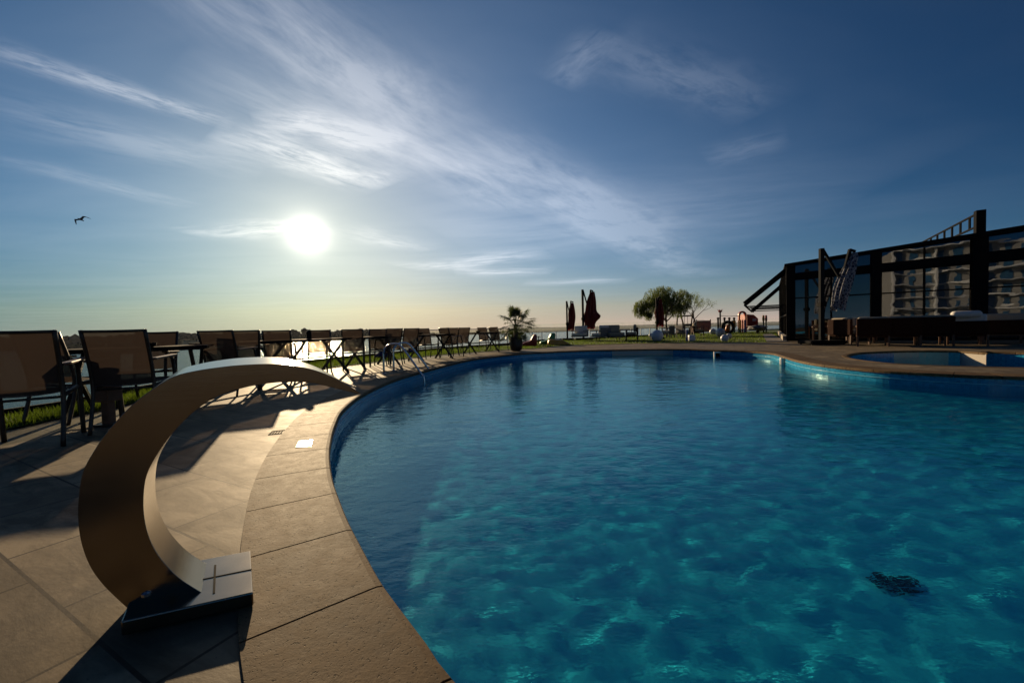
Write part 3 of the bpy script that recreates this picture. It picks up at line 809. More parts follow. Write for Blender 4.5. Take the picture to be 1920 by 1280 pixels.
# ================================================================ SCULPTURAL WATER SPOUT
def build_spout():
    o3 = Vector((-1.154, 1.192, 0)); t3 = Vector((0.981, 0.193, 0))
    n3 = Vector((-t3.y, t3.x, 0))
    def onplane(px, py):
        d = ray(px, py); s = (o3-CAM).dot(n3)/d.dot(n3); p = CAM+d*s
        return Vector(((p-o3).dot(t3), p.z))
    outer = [(238, 1139), (210, 1113), (190, 1092), (168, 1060), (152, 1016), (146, 967), (149, 917), (157, 880), (176, 845), (200, 810), (241, 765), (278, 735), (325, 706), (370, 694.5), (410, 688.5), (447, 684.5), (503, 682), (545, 684.5), (583, 691.6), (616, 703), (648, 719), (675, 736)]
    inner = [(391, 1118), (344, 1089), (316, 1064), (293, 1034), (277, 999), (269.5, 960), (270, 918), (277, 885), (297, 848), (324, 811), (362, 773), (405, 744), (456, 727), (503, 718.5), (550, 715.5), (592, 719), (630, 728), (673, 738.5)]
    O = [onplane(*p) for p in outer]; I = [onplane(*p) for p in inner]
    O = resample(catmull([Vector(p) for p in O], 8), 1, False) if False else catmull(O, 10)
    I = catmull(I, 10)
    def res(pts, n):
        L = [0]
        for a, b in zip(pts, pts[1:]): L.append(L[-1]+(b-a).length)
        out = []
        j = 0
        for k in range(n):
            t = L[-1]*k/(n-1)
            while j < len(pts)-2 and L[j+1] < t: j += 1
            out.append(pts[j].lerp(pts[j+1], min(1, max(0, (t-L[j])/max(1e-9, L[j+1]-L[j])))))
        return out
    n = 90; O = res(O, n); I = res(I, n)
    root = thing('pool_waterfall', 'curved brushed steel crescent water spout standing at the pool rim', 'water spout', (o3.x, o3.y, 0))
    off = Vector((-0.105, 0.158, 0)); zl = 0.05
    def pt(q_, back, grow=0.0):
        v = t3*q_.x+Vector((0, 0, q_.y))
        if back: v = v+off
        return v
    # sheet metal body: front face, back face, outer strip, inner strip; each strip smooth, edges crisp
    mb = MB(); m_ = 5
    O2 = []
    for i, q_ in enumerate(O):
        t = i/(n-1); lift = 0.014*max(0, math.sin(math.pi*min(1, max(0, (t-0.45)/0.6))))
        O2.append(Vector((q_.x, q_.y+lift)))
    fr = []
    for i in range(n):
        for k in range(m_):
            q_ = O[i].lerp(I[i], k/(m_-1)); fr.append(pt(q_, False))
    quads = [(i*m_+k, i*m_+k+1, (i+1)*m_+k+1, (i+1)*m_+k) for i in range(n-1) for k in range(m_-1)]
    mb.add(fr, quads)
    bk = [pt(O2[i].lerp(I[i], k/(m_-1)), True) for i in range(n) for k in range(m_)]
    mb.add(bk, [tuple(reversed(f)) for f in quads])
    def strip(A1, A2, rev):
        vs = []
        for i in range(n):
            a = pt(A1[i], False); b = pt(A2[i], True)
            for k in range(4): vs.append(a.lerp(b, k/3))
        fs = [(i*4+k, i*4+k+1, (i+1)*4+k+1, (i+1)*4+k) for i in range(n-1) for k in range(3)]
        mb.add(vs, [tuple(reversed(f)) for f in fs] if rev else fs)
    strip(O, O2, True); strip(I, I, False)
    body = mb.build('body', M_steel, root, smooth=True)
    bm = bmesh.new(); bm.from_mesh(body.data); bmesh.ops.remove_doubles(bm, verts=bm.verts, dist=1e-5)
    bmesh.ops.recalc_face_normals(bm, faces=bm.faces); bm.to_mesh(body.data); bm.free()
    body.data.set_sharp_from_angle(angle=R(40))
    bv = body.modifiers.new('b', 'BEVEL'); bv.width = 0.003; bv.segments = 2; bv.limit_method = 'ANGLE'; bv.angle_limit = R(40)
    # plate
    a = P(226, 1165, zl); b = P(474.6, 1110, zl); c = P(470, 1031, zl); d = a+(c-b)
    pl = [p-Vector((o3.x, o3.y, 0)) for p in (a, b, c, d)]
    m2 = MB(); m2.add([(p.x, p.y, 0.008) for p in pl]+[(p.x, p.y, zl) for p in pl], [(3, 2, 1, 0), (4, 5, 6, 7), (0, 1, 5, 4), (1, 2, 6, 5), (2, 3, 7, 6), (3, 0, 4, 7)])
    m2.build('base_plate', M_steel, root, bevel=0.004)
    # seam and slot in the plate
    s1 = pl[1].lerp(pl[2], 0.5); s0 = pl[0].lerp(pl[3], 0.5)
    m3 = MB(); m3.bar((s0.x, s0.y, zl+0.001), (s1.x, s1.y, zl+0.001), 0.003, 0.002); m3.build('plate_seam', M_black, root)
    q0 = P(401, 1112, zl)-Vector((o3.x, o3.y, 0)); q1 = P(403.5, 1059, zl)-Vector((o3.x, o3.y, 0))
    m4 = MB(); m4.bar((q0.x, q0.y, zl+0.0005), (q1.x, q1.y, zl+0.0005), 0.006, 0.002); m4.build('joint_strip', M_black, root)
    sc = MB(); e = pl[0].lerp(pl[1], 0.12)+Vector((0.0, 0.03, zl-0.008)); sc.lathe([(0.009, 0), (0.012, 0.004), (0.012, 0.012), (0.004, 0.016)], 10, (e.x, e.y, e.z)); sc.build('bolt', M_chrome, root)
build_spout()

# depth tile set in the coping, drain frame in the paving
c4 = [P(*p, 0.009) for p in ((554, 838), (583, 836), (586.5, 824.5), (560, 826))]; c0 = sum(c4, Vector())/4
t = thing('marker_tile', 'small glossy white tile set in the curved stone rim', 'tile', (c0.x, c0.y, 0))
m = MB(); m.add([(p.x-c0.x, p.y-c0.y, 0.0095) for p in c4]+[(p.x-c0.x, p.y-c0.y, 0.004) for p in c4], [(0, 1, 2, 3), (1, 0, 4, 5), (2, 1, 5, 6), (3, 2, 6, 7), (0, 3, 7, 4)])
M_tilewhite = mat('glazed_white', (0.85, 0.85, 0.83), 0.14, 0, 0.03, 5); m.build('glazed_face', M_tilewhite, t)
m = MB()
for k in range(4):
    a = c4[0].lerp(c4[3], 0.2+0.2*k); b = c4[1].lerp(c4[2], 0.2+0.2*k); a2, b2 = a.lerp(b, 0.12), a.lerp(b, 0.88 if k % 2 else 0.7)
    m.bar((a2.x-c0.x, a2.y-c0.y, 0.0098), (b2.x-c0.x, b2.y-c0.y, 0.0098), 0.004, 0.001)
m.build('faded_print', mat('faded_print', (0.45, 0.42, 0.38), 0.4), t)
c4 = [P(*p) for p in ((504, 815), (541, 811), (546, 805), (511, 808.5))]; c0 = sum(c4, Vector())/4
t = thing('floor_drain', 'narrow metal drain frame let into the paving beside the stone rim', 'drain', (c0.x, c0.y, 0))
m = MB()
for a, b in zip(c4, c4[1:]+[c4[0]]): m.bar((a.x-c0.x, a.y-c0.y, 0.002), (b.x-c0.x, b.y-c0.y, 0.002), 0.012, 0.003)
m.build('frame', M_black, t)
m = MB()
for k in range(1, 7):
    a = c4[0].lerp(c4[1], k/7); b = c4[3].lerp(c4[2], k/7); m.bar((a.x-c0.x, a.y-c0.y, 0.0015), (b.x-c0.x, b.y-c0.y, 0.0015), 0.010, 0.002)
m.build('grate', M_black, t)

# ================================================================ POOL LADDER
def build_ladder():
    f1 = P(720, 701); f2 = P(738.5, 695.3); w1 = P(782, 699); w2 = P(797, 691.5)
    root = thing('pool_ladder', 'pair of bent steel handrails leading down into the pool', 'pool ladder', (f1.x, f1.y, 0))
    for a, b in ((f1, w1), (f2, w2)):
        d = (b-a); d.z = 0; L = d.length+0.14; d.normalize(); o = a-f1
        prof = [(0, 0.0), (0, 0.38)]
        prof += [(0.19-0.19*math.cos(k*math.pi/2/6), 0.38+0.22*math.sin(k*math.pi/2/6)) for k in range(1, 7)]
        prof += [(0.27, 0.60), (0.34, 0.56), (0.42, 0.47), (L-0.12, 0.08), (L-0.05, -0.03), (L, -0.16), (L, -0.9)]
        pr = catmull([Vector(p) for p in prof], 4)
        pts = [o+Vector((d.x*u, d.y*u, z)) for u, z in pr]
        MB().tube(pts, 0.021, 10).build('handrail', M_chrome, root, smooth=True)
        MB().lathe([(0.045, 0.006), (0.045, 0.014), (0.026, 0.024)], 14, o).build('floor_flange', M_chrome, root, smooth=False)
    for zz in (-0.35, -0.6):
        d1 = (w1-f1); d1.z = 0; L1 = d1.length+0.14; d1.normalize(); d2 = (w2-f2); d2.z = 0; L2 = d2.length+0.14; d2.normalize()
        MB().bar(d1*L1+Vector((0, 0, zz)), (f2-f1)+d2*L2+Vector((0, 0, zz)), 0.09, 0.02).build('step', M_chrome, root)
build_ladder()

# skimmer openings in the wall
def skimmer(px, py_top, wd, ht, label, yaw):
    p = P(px, py_top-1); p = min(POOL, key=lambda v: (v-V2(p)).length); p = Vector((p.x, p.y, 0))-Vector((math.sin(-yaw), math.cos(yaw), 0))*0.035; t = thing('pool_skimmer', label, 'skimmer', (p.x, p.y, -0.04), yaw, 'skimmer openings in the pool wall')
    f = MB()
    f.box((0, -0.02, -0.02), (wd, 0.05, 0.04)); f.box((0, -0.02, -ht+0.02), (wd, 0.05, 0.04))
    f.box((-wd/2+0.02, -0.02, -ht/2), (0.04, 0.05, ht-0.08)); f.box((wd/2-0.02, -0.02, -ht/2), (0.04, 0.05, ht-0.08))
    f.build('frame', M_tilewhite, t); MB().box((0, 0.0, -ht/2), (wd-0.08, 0.03, ht-0.08)).build('opening', M_black, t)
skimmer(1350, 657, 0.30, 0.24, 'square skimmer opening with white frame in the shaded far wall', R(-4))
skimmer(1468, 668, 0.16, 0.24, 'narrow skimmer opening with pale frame in the sunlit curved wall', R(-112))

# clump of dark leaves lying on the pool floor
def under(px, py):
    d = ray(px, py); p = P(px, py, POOL_Z); h = Vector((d.x, d.y, 0)); si = h.length/1.33; h.normalize()
    return p+h*((POOL_Z-POOL_D)*si/math.sqrt(1-si*si))+Vector((0, 0, POOL_D-POOL_Z+0.01))
c = under(1675, 1098)
mb = MB(); rng = random.Random(4)
for k in range(70):
    a = rng.uniform(0, 6.28); r = 0.085*math.sqrt(rng.random()); x, y = r*math.cos(a)*1.2, r*math.sin(a)*0.8; s = rng.uniform(0.012, 0.03); b = rng.uniform(0, 6.28)
    z = 0.006+rng.uniform(0, 0.03); dx, dy = math.cos(b)*s, math.sin(b)*s
    mb.add([(x-dx, y-dy, z), (x+dy*.5, y-dx*.5, z+0.006), (x+dx, y+dy, z+0.01), (x-dy*.5, y+dx*.5, z+0.004)], [(0, 1, 2, 3)])
o = mb.build('leaf_clump', mat('wet_dead_leaf', (0.012, 0.06, 0.06), 0.9)); o.location = c
tag(o, 'dark clump of sunken leaves lying on the pool floor', 'leaves')

# ================================================================ SLING CHAIRS AND TABLES
def make_chair():
    root = thing('sling_chair', 'x', 'chair', group='sling dining chairs along the river side')
    hw = 0.22
    for s in (-1, 1):
        x = s*hw
        # rear leg running up into the back post
        pts = [(x, -0.30, 0), (x, -0.235, 0.25), (x, -0.215, 0.42), (x, -0.25, 0.62), (x, -0.345, 0.93)]
        MB().tube(catmull([Vector(p) for p in pts], 3), 0.016, 6).build('back_post', M_frame, root, smooth=True)
        MB().tube(catmull([Vector(p) for p in [(x*1.06, 0.27, 0), (x*1.06, 0.235, 0.35), (x*1.06, 0.20, 0.60), (x*1.06, 0.13, 0.655)]], 3), 0.017, 6).build('front_leg', M_frame, root, smooth=True)
        m = MB(); m.bar((x*1.06, -0.25, 0.655), (x*1.06, 0.24, 0.668), 0.055, 0.022); m.build('armrest', M_teak, root, bevel=0.006)
        MB().tube([(x, -0.21, 0.40), (x, 0.24, 0.435)], 0.017, 6).build('seat_rail', M_frame, root, smooth=True)
    def sling(name, prof, w, sag):
        mb = MB(); n = 9; vs = []
        for (y, z) in prof:
            for i in range(n):
                u = i/(n-1)*2-1; k = (1-u*u)*sag
                vs.append((u*w, y-k*0.9 if name == 'backrest' else y, z-k*(0.25 if name == 'backrest' else 1)))
        m_ = len(prof)
        mb.add(vs, [(j*n+i, j*n+i+1, (j+1)*n+i+1, (j+1)*n+i) for j in range(m_-1) for i in range(n-1)])
        return mb.build(name, M_sling, root, smooth=True)
    sling('backrest', [(-0.205, 0.43), (-0.222, 0.52), (-0.245, 0.62), (-0.285, 0.75), (-0.325, 0.87), (-0.342, 0.92)], hw-0.01, 0.022)
    sling('seat', [(-0.205, 0.43), (-0.10, 0.425), (0.05, 0.435), (0.19, 0.445), (0.235, 0.44), (0.25, 0.42)], hw-0.01, 0.02)
    MB().tube([(-hw, -0.343, 0.92), (-hw*0.5, -0.357, 0.918), (0, -0.362, 0.917), (hw*0.5, -0.357, 0.918), (hw, -0.343, 0.92)], 0.014, 6).build('top_rail', M_frame, root, smooth=True)
    MB().tube([(-hw, 0.235, 0.425), (hw, 0.235, 0.425)], 0.012, 6).build('seat_bar', M_frame, root, smooth=True)
    MB().tube([(-hw, -0.2, 0.39), (hw, -0.2, 0.39)], 0.012, 6).build('back_bar', M_frame, root, smooth=True)
    return root
CHAIRS = [  # px of back top, distance, facing (deg, 90 = away from camera), label
    (22, 3.00, 127, 'large brown sling chair nearest the camera, cut by the left picture edge'),
    (66, 3.9, 92, 'side-on brown sling chair tucked behind the nearest chair at far left'),
    (214, 3.55, 112, 'brown sling chair seen from behind, its leg beside the steel crescent'),
    (296, 5.5, -65, 'dark sling chair facing the camera across the nearest long table'),
    (404, 5.5, 96, 'brown sling chair seen from behind, right above the left shoulder of the steel crescent'),
    (455, 6.1, 128, 'narrow looking chair half hidden behind the chair over the crescent'),
    (519, 7.3, 112, 'sling chair whose back stands over the top of the steel crescent'),
    (600, 8.9, -75, 'chair facing the camera below the tallest far tree'),
    (661, 9.0, 110, 'dark sling chair directly behind the falling tip of the crescent'),
    (710, 10.3, -70, 'chair facing the camera just left of the pool ladder'),
    (741, 9.9, 138, 'sling chair seen from behind above the pool ladder arch'),
    (773, 10.6, 135, 'sling chair seen from behind just right of the ladder handrails'),
    (793, 12.6, -50, 'small far chair facing the camera right of the ladder, across a table'),
    (832, 12.3, 52, 'upright sling chair with open gap of river on its left'),
    (852, 13.0, 138, 'sling chair directly to the right of the upright one'),
    (872, 13.6, 132, 'third sling chair in the close trio between ladder and palm'),
    (904, 16.2, -50, 'distant chair facing the camera, second from the potted palm'),
    (925, 15.4, 52, 'last sling chair in the row, next to the potted palm'),
]
proto = make_chair(); zc = 0.345
for i, (px, Y, deg, label) in enumerate(CHAIRS):
    o = proto if i == 0 else copy_tree(proto)
    d = Vector((math.cos(R(deg)), math.sin(R(deg)), 0)); bt = W(px, Y)
    o.location = bt+d*0.345; o.rotation_euler = (0, 0, R(deg-90)); o['label'] = label
def make_table(L=1.35):
    root = thing('dining_table', 'x', 'table', group='long outdoor tables between the sling chairs')
    m = MB()
    for k in range(9): m.box((0, -0.36+k*0.09, 0.735), (L, 0.078, 0.022))
    m.build('tabletop', M_black, root)
    m = MB(); 
    for s in (-1, 1): m.box((0, s*0.40, 0.712), (L-0.1, 0.03, 0.03)); m.box((s*(L/2-0.07), 0, 0.712), (0.03, 0.77, 0.03))
    m.build('apron', M_black, root)
    for sx in (-1, 1):
        m = MB()
        m.bar((sx*(L/2-0.12), -0.37, 0), (sx*(L/2-0.12), 0.33, 0.70), 0.045, 0.035, up=(1, 0, 0)); m.build('leg', M_frame, root)
        m = MB(); m.bar((sx*(L/2-0.165), 0.37, 0), (sx*(L/2-0.165), -0.33, 0.70), 0.045, 0.035, up=(1, 0, 0)); m.build('leg', M_frame, root)
    m = MB(); m.bar((-(L/2-0.14), 0, 0.36), (L/2-0.14, 0, 0.36), 0.035, 0.035); m.build('stretcher', M_frame, root)
    return root
TABLES = [(262, 4.75, 32, 'black slatted table nearest the camera, behind the steel crescent', 1.5), (462, 6.9, 78, 'black slatted table behind the top of the crescent', 1.3),
          (588, 8.2, 70, 'black slatted table over the right side of the crescent', 1.3), (697, 9.9, 62, 'black slatted table left of the pool ladder', 1.3),
          (806, 11.7, 52, 'black slatted table just right of the ladder', 1.3), (902, 14.6, 45, 'farthest black table, near the potted palm', 1.3)]
tp = make_table()
for i, (px, Y, deg, label, L) in enumerate(TABLES):
    o = tp if i == 0 else copy_tree(tp)
    o.location = W(px, Y); o.rotation_euler = (0, 0, R(deg)); o['label'] = label
# brown post stand by the first table, small lantern on it
p = P(205, 797); t = thing('parasol_stand', 'thick brown post stand under the nearest table, seen below a chair back', 'parasol stand', p)
MB().box((0, 0, 0.12), (0.075, 0.075, 0.24)).box((0, 0, 0.49), (0.15, 0.15, 0.5)).build('post', M_teak, t, bevel=0.008)
MB().box((0, 0, 0.012), (0.16, 0.16, 0.02)).build('foot', M_frame, t)
p = W(277, 4.5, 0.747); t = thing('ashtray', 'low black bowl standing on the nearest table', 'bowl', p)
MB().lathe([(0.05, 0), (0.075, 0.02), (0.08, 0.05), (0.07, 0.05), (0.06, 0.02)], 16).build('bowl', M_black, t)
p = W(580, 8.0, 0.747); t = thing('lantern', 'small dark lantern standing on the table over the crescent', 'lantern', p)
MB().lathe([(0.05, 0), (0.05, 0.02), (0.045, 0.03), (0.045, 0.11), (0.055, 0.12), (0.02, 0.16)], 12).build('lantern_body', M_black, t)
for px, Y, lab in ((788, 11.5, 'small dark bowl on the table right of the ladder'), (897, 14.4, 'small dark bowl on the farthest table')):
    t = thing('bowl', lab, 'bowl', W(px, Y, 0.747)); MB().lathe([(0.05, 0), (0.085, 0.03), (0.09, 0.06), (0.07, 0.06)], 14).build('bowl_rim', M_black, t)
# two blue bags on the grass
for px, py, lab in ((719, 672, 'dark blue bag lying on the grass left of the ladder'), (769, 663, 'small dark blue bag on the grass right of the ladder')):
    q_ = P(px, py); t = thing('bag', lab, 'bag', q_); rng = random.Random(px)
    m = MB(); blob(m, (0, 0, 0.1), 0.17, rng, 1.5, 0.7, 3); m.build('sack', mat('blue_cloth', (0.02, 0.02, 0.09), 0.8), t, smooth=True)
    MB().tube(catmull([Vector(v) for v in ((-0.09, 0, 0.2), (-0.05, 0, 0.28), (0.05, 0, 0.28), (0.09, 0, 0.2))], 4), 0.008, 6).build('handle', M_rubber, t)

# ================================================================ PAVILION
PO = Vector((12.2, 17.6, 0)); EX = Vector((AX.x, AX.y, 0)); EY = Vector((AY.x, AY.y, 0))
def LP(t, s, z=0.0): return EX*t+EY*s+Vector((0, 0, z))            # local to the pavilion's root
def fac(px, py, s=0.0):
    d = ray(px, py); o = PO+EY*s; k = (o-CAM).dot(EY)/d.dot(EY); p = CAM+d*k
    return (p-PO).dot(EX), p.z
def zline(p0, p1):
    (t0, z0), (t1, z1) = fac(*p0), fac(*p1)
    return lambda t: z0+(z1-z0)*(t-t0)/(t1-t0)
z_top = zline((1478, 494.5), (1920, 423)); z_band = zline((1600, 481), (1900, 436)); z_strip = zline((1500, 511), (1740, 484.5)); z_beam = zline((1500, 524.5), (1740, 503))
z_rail = zline((1500, 558.5), (1820, 541))
tt = lambda px: fac(px, 560)[0]
PAV = thing('pavilion', 'black steel and glass restaurant pavilion with sloping roof behind the lounge seats', 'pavilion', PO)
T_END = 13.0; S_END = 14.0
def quadbar(m, t0, t1, zb, zt, s0, s1):
    """beam whose lower and upper edges follow sloping lines"""
    vs = [LP(t0, s0, zb(t0)), LP(t1, s0, zb(t1)), LP(t1, s1, zb(t1)), LP(t0, s1, zb(t0)), LP(t0, s0, zt(t0)), LP(t1, s0, zt(t1)), LP(t1, s1, zt(t1)), LP(t0, s1, zt(t0))]
    m.add(vs, [(3, 2, 1, 0), (4, 5, 6, 7), (0, 1, 5, 4), (1, 2, 6, 5), (2, 3, 7, 6), (3, 0, 4, 7)])
m = MB(); quadbar(m, -0.12, T_END, z_band, z_top, -0.18, S_END+0.1); m.build('roof', M_black, PAV)
m = MB(); quadbar(m, 0.0, T_END, z_beam, z_strip, -0.06, 0.10); m.build('beam', M_black, PAV)
posts = [(1474, 1490), (1633, 1652), (1821, 1850)]
pts_t = [(tt(a), tt(b)) for a, b in posts]+[(8.9, 9.25)]
for a, b in pts_t:
    zt = z_band((a+b)/2); m = MB(); m.box(LP((a+b)/2, 0.0, zt/2+0.01), (b-a, 0.26, zt-0.02), rz=math.atan2(EX.y, EX.x)); m.build('post', M_black, PAV)
for (a0, a1), (b0, b1) in zip(pts_t, pts_t[1:]):
    mid = (a1+b0)/2
    for u0_, u1_ in ((a1, mid), (mid, b0)):
        g = MB(); g.add([LP(u0_+0.03, 0.02, 0.10), LP(u1_-0.03, 0.02, 0.10), LP(u1_-0.03, 0.02, z_beam(u1_)), LP(u0_+0.03, 0.02, z_beam(u0_))], [(0, 1, 2, 3)]); g.build('window_pane', M_mirror, PAV)
        g = MB(); g.add([LP(u0_+0.03, 0.02, z_strip(u0_)), LP(u1_-0.03, 0.02, z_strip(u1_)), LP(u1_-0.03, 0.02, z_band(u1_)), LP(u0_+0.03, 0.02, z_band(u0_))], [(0, 1, 2, 3)]); g.build('window_pane', M_mirror, PAV)
    m = MB(); m.bar(LP(mid, 0, 0.1), LP(mid, 0, z_beam(mid)), 0.05, 0.05); m.build('mullion', M_black, PAV)
    m = MB(); m.bar(LP(a1, -0.01, z_rail(a1)), LP(b0, -0.01, z_rail(b0)), 0.05, 0.05); m.build('rail', M_black, PAV)
    m = MB(); m.bar(LP(a1, 0, 0.05), LP(b0, 0, 0.05), 0.14, 0.1); m.build('sill', M_black, PAV)
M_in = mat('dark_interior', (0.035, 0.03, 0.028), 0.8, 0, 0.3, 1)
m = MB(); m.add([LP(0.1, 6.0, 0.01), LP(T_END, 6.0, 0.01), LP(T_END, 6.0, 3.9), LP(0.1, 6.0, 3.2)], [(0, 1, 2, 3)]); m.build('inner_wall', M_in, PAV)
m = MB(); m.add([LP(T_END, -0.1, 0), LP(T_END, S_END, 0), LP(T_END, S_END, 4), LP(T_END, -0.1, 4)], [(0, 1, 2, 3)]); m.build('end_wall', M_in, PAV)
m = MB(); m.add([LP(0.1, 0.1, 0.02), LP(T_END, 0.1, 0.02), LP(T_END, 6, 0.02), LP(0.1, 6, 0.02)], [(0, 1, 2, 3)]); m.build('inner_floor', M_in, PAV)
# side wall seen at a raking angle
for s in (1.6, 3.2, 4.8, 6.4, 8.2, 10.0, 12.0, 14.0):
    m = MB(); m.box(LP(0, s, 1.65), (0.16, 0.10, 3.25), rz=math.atan2(EX.y, EX.x)); m.build('side_post', M_black, PAV)
prev = 0.1
for s in (1.6, 3.2, 4.8, 6.4, 8.2, 10.0, 12.0, 14.0):
    g = MB(); g.add([LP(0.01, prev+0.05, 0.25), LP(0.01, s-0.05, 0.25), LP(0.01, s-0.05, 2.5), LP(0.01, prev+0.05, 2.5)], [(0, 1, 2, 3)]); g.build('side_pane', M_mirror, PAV)
    m = MB()
    for k in range(4): m.bar(LP(-0.02, prev+0.05, 2.62+k*0.16), LP(-0.02, s-0.05, 2.62+k*0.16), 0.03, 0.10)
    m.build('louvre', M_black, PAV); prev = s
m = MB(); m.bar(LP(-0.04, 0.1, 1.15), LP(-0.04, 14, 1.15), 0.06, 0.07); m.build('side_rail', M_black, PAV)
m = MB(); m.bar(LP(-0.08, 0.0, 0.11), LP(-0.08, 14, 0.11), 0.22, 0.22); m.build('kerb', M_stonew, PAV)
# sloping pergola on the side
for s, zt_ in ((0.3, 1.72), (9.6, 1.58)):
    m = MB(); m.bar(LP(0.05, s, 3.22), LP(-1.66, s, zt_), 0.10, 0.22); m.build('rafter', M_black, PAV)
    m = MB(); m.bar(LP(-1.6, s, 1.60), LP(-0.05, s, 1.60), 0.05, 0.05); m.build('tie_rod', M_black, PAV)
m = MB(); m.bar(LP(-1.66, 0.25, 1.68), LP(-1.66, 9.7, 1.56), 0.06, 0.08); m.build('edge_beam', M_black, PAV)
for s in (2.2, 4.1, 6.0, 7.9):
    m = MB(); m.bar(LP(-0.05, s, 1.66), LP(-1.6, s, 1.66), 0.04, 0.05); m.build('purlin', M_black, PAV)
# tall mast with open ladder frame on the roof
ta, za = fac(1835, 396); FR = thing('roof_frame', 'open ladder shaped steel frame with a square mast above the pavilion roof', 'frame', PO+LP(ta, -0.1, 0))
m = MB(); m.box((0, 0, za/2+1.9), (0.24, 0.24, za-3.8), rz=math.atan2(EX.y, EX.x)); m.build('mast', M_black, FR)
zr1 = fac(1829, 400)[1]; zr0 = fac(1829, 424)[1]
for nm, z in (('top_rail', zr1), ('bottom_rail', zr0)):
    m = MB(); m.bar((0, 0, z), EY*7.0+Vector((0, 0, z)), 0.05, 0.06); m.build(nm, M_black, FR)
for k in range(1, 9):
    m = MB(); m.bar(EY*(k*0.86)+Vector((0, 0, zr0)), EY*(k*0.86)+Vector((0, 0, zr1)), 0.05, 0.05); m.build('rung', M_black, FR)

# ================================================================ HOTEL (behind the viewer, seen mirrored in the panes)
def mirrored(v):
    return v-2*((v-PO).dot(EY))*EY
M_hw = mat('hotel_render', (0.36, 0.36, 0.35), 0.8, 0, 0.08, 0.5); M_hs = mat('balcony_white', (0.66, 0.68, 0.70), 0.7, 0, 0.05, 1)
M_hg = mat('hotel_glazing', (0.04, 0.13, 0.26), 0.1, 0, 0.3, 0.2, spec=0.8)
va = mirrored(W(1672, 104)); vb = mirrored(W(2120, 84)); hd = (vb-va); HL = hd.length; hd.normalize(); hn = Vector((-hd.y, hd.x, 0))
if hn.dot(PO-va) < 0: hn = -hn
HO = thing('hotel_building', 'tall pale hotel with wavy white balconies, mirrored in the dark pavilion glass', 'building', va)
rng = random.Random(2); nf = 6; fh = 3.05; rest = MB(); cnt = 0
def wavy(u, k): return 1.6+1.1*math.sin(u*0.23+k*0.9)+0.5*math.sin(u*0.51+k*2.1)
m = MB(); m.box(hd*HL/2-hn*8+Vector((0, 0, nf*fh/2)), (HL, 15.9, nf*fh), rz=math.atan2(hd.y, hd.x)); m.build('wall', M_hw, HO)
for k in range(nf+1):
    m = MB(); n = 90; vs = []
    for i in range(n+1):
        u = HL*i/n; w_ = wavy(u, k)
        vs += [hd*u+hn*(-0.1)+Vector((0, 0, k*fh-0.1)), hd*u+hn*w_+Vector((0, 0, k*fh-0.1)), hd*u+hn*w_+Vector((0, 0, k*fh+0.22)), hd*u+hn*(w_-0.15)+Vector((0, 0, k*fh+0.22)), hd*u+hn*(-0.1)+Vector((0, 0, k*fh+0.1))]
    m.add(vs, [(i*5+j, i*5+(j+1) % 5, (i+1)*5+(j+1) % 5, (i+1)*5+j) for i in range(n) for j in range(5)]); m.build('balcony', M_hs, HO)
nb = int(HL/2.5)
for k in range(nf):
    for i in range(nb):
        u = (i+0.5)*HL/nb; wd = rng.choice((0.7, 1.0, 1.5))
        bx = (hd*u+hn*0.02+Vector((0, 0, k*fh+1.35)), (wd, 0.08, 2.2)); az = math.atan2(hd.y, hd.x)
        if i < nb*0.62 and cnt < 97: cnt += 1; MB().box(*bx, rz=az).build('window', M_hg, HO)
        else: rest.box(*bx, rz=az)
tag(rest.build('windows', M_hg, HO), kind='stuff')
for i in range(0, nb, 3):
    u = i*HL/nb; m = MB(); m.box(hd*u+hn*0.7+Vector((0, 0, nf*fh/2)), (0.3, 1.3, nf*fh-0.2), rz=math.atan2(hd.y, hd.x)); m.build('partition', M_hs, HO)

# ================================================================ LOUNGE FURNITURE
def make_lounge(wd, dp, seat, back, frame, cush, name, label, cat, loc, rz, group=None, legs=True, arms=True, backcush=True):
    """faces local +y"""
    t = thing(name, label, cat, loc, rz, group)
    m = MB(); m.rbox((0, -dp/2+0.05, (seat-0.09+back-0.07)/2), (wd, 0.09, back-0.07-seat+0.09), 0.03); m.build('back_panel', frame, t)
    m = MB(); m.rbox((0, 0, seat-0.10), (wd-0.02, dp-0.06, 0.08), 0.03); m.build('seat_frame', frame, t)
    n = max(1, round(wd/0.75))
    for k in range(n):
        x = -wd/2+(k+0.5)*wd/n
        MB().rbox((x, 0.04, seat+0.01), (wd/n-0.05, dp-0.18, 0.14), 0.045).build('seat_cushion', cush, t, smooth=True)
        if backcush: MB().rbox((x, -dp/2+0.17, seat+0.30), (wd/n-0.06, 0.15, 0.42), 0.06).build('back_cushion', cush, t, smooth=True)
    if arms:
        for s in (-1, 1):
            m = MB(); m.rbox((s*(wd/2-0.035), 0.02, seat+0.21), (0.075, dp-0.05, 0.05), 0.015); m.build('armrest', M_teak if frame is M_wicker else frame, t)
    if legs:
        for sx in (-1, 1):
            for sy in (-1, 1):
                top = seat+0.2 if arms else seat*0.6
                MB().bar((sx*(wd/2-0.035), sy*(dp/2-0.04), 0), (sx*(wd/2-0.035), sy*(dp/2-0.06), top), 0.05, 0.05).build('leg', M_teak if frame is M_wicker else frame, t)
    return t
g_ = 'brown wicker lounge seats in front of the pavilion'
rz0 = math.atan2(EY.y, EY.x)-math.pi/2
make_lounge(0.86, 0.80, 0.42, 0.95, M_wicker, M_cushion, 'lounge_armchair', 'wicker armchair with pale cushions at the left end of the lounge row', 'armchair', W(1592, 13.9), rz0-R(50), g_)
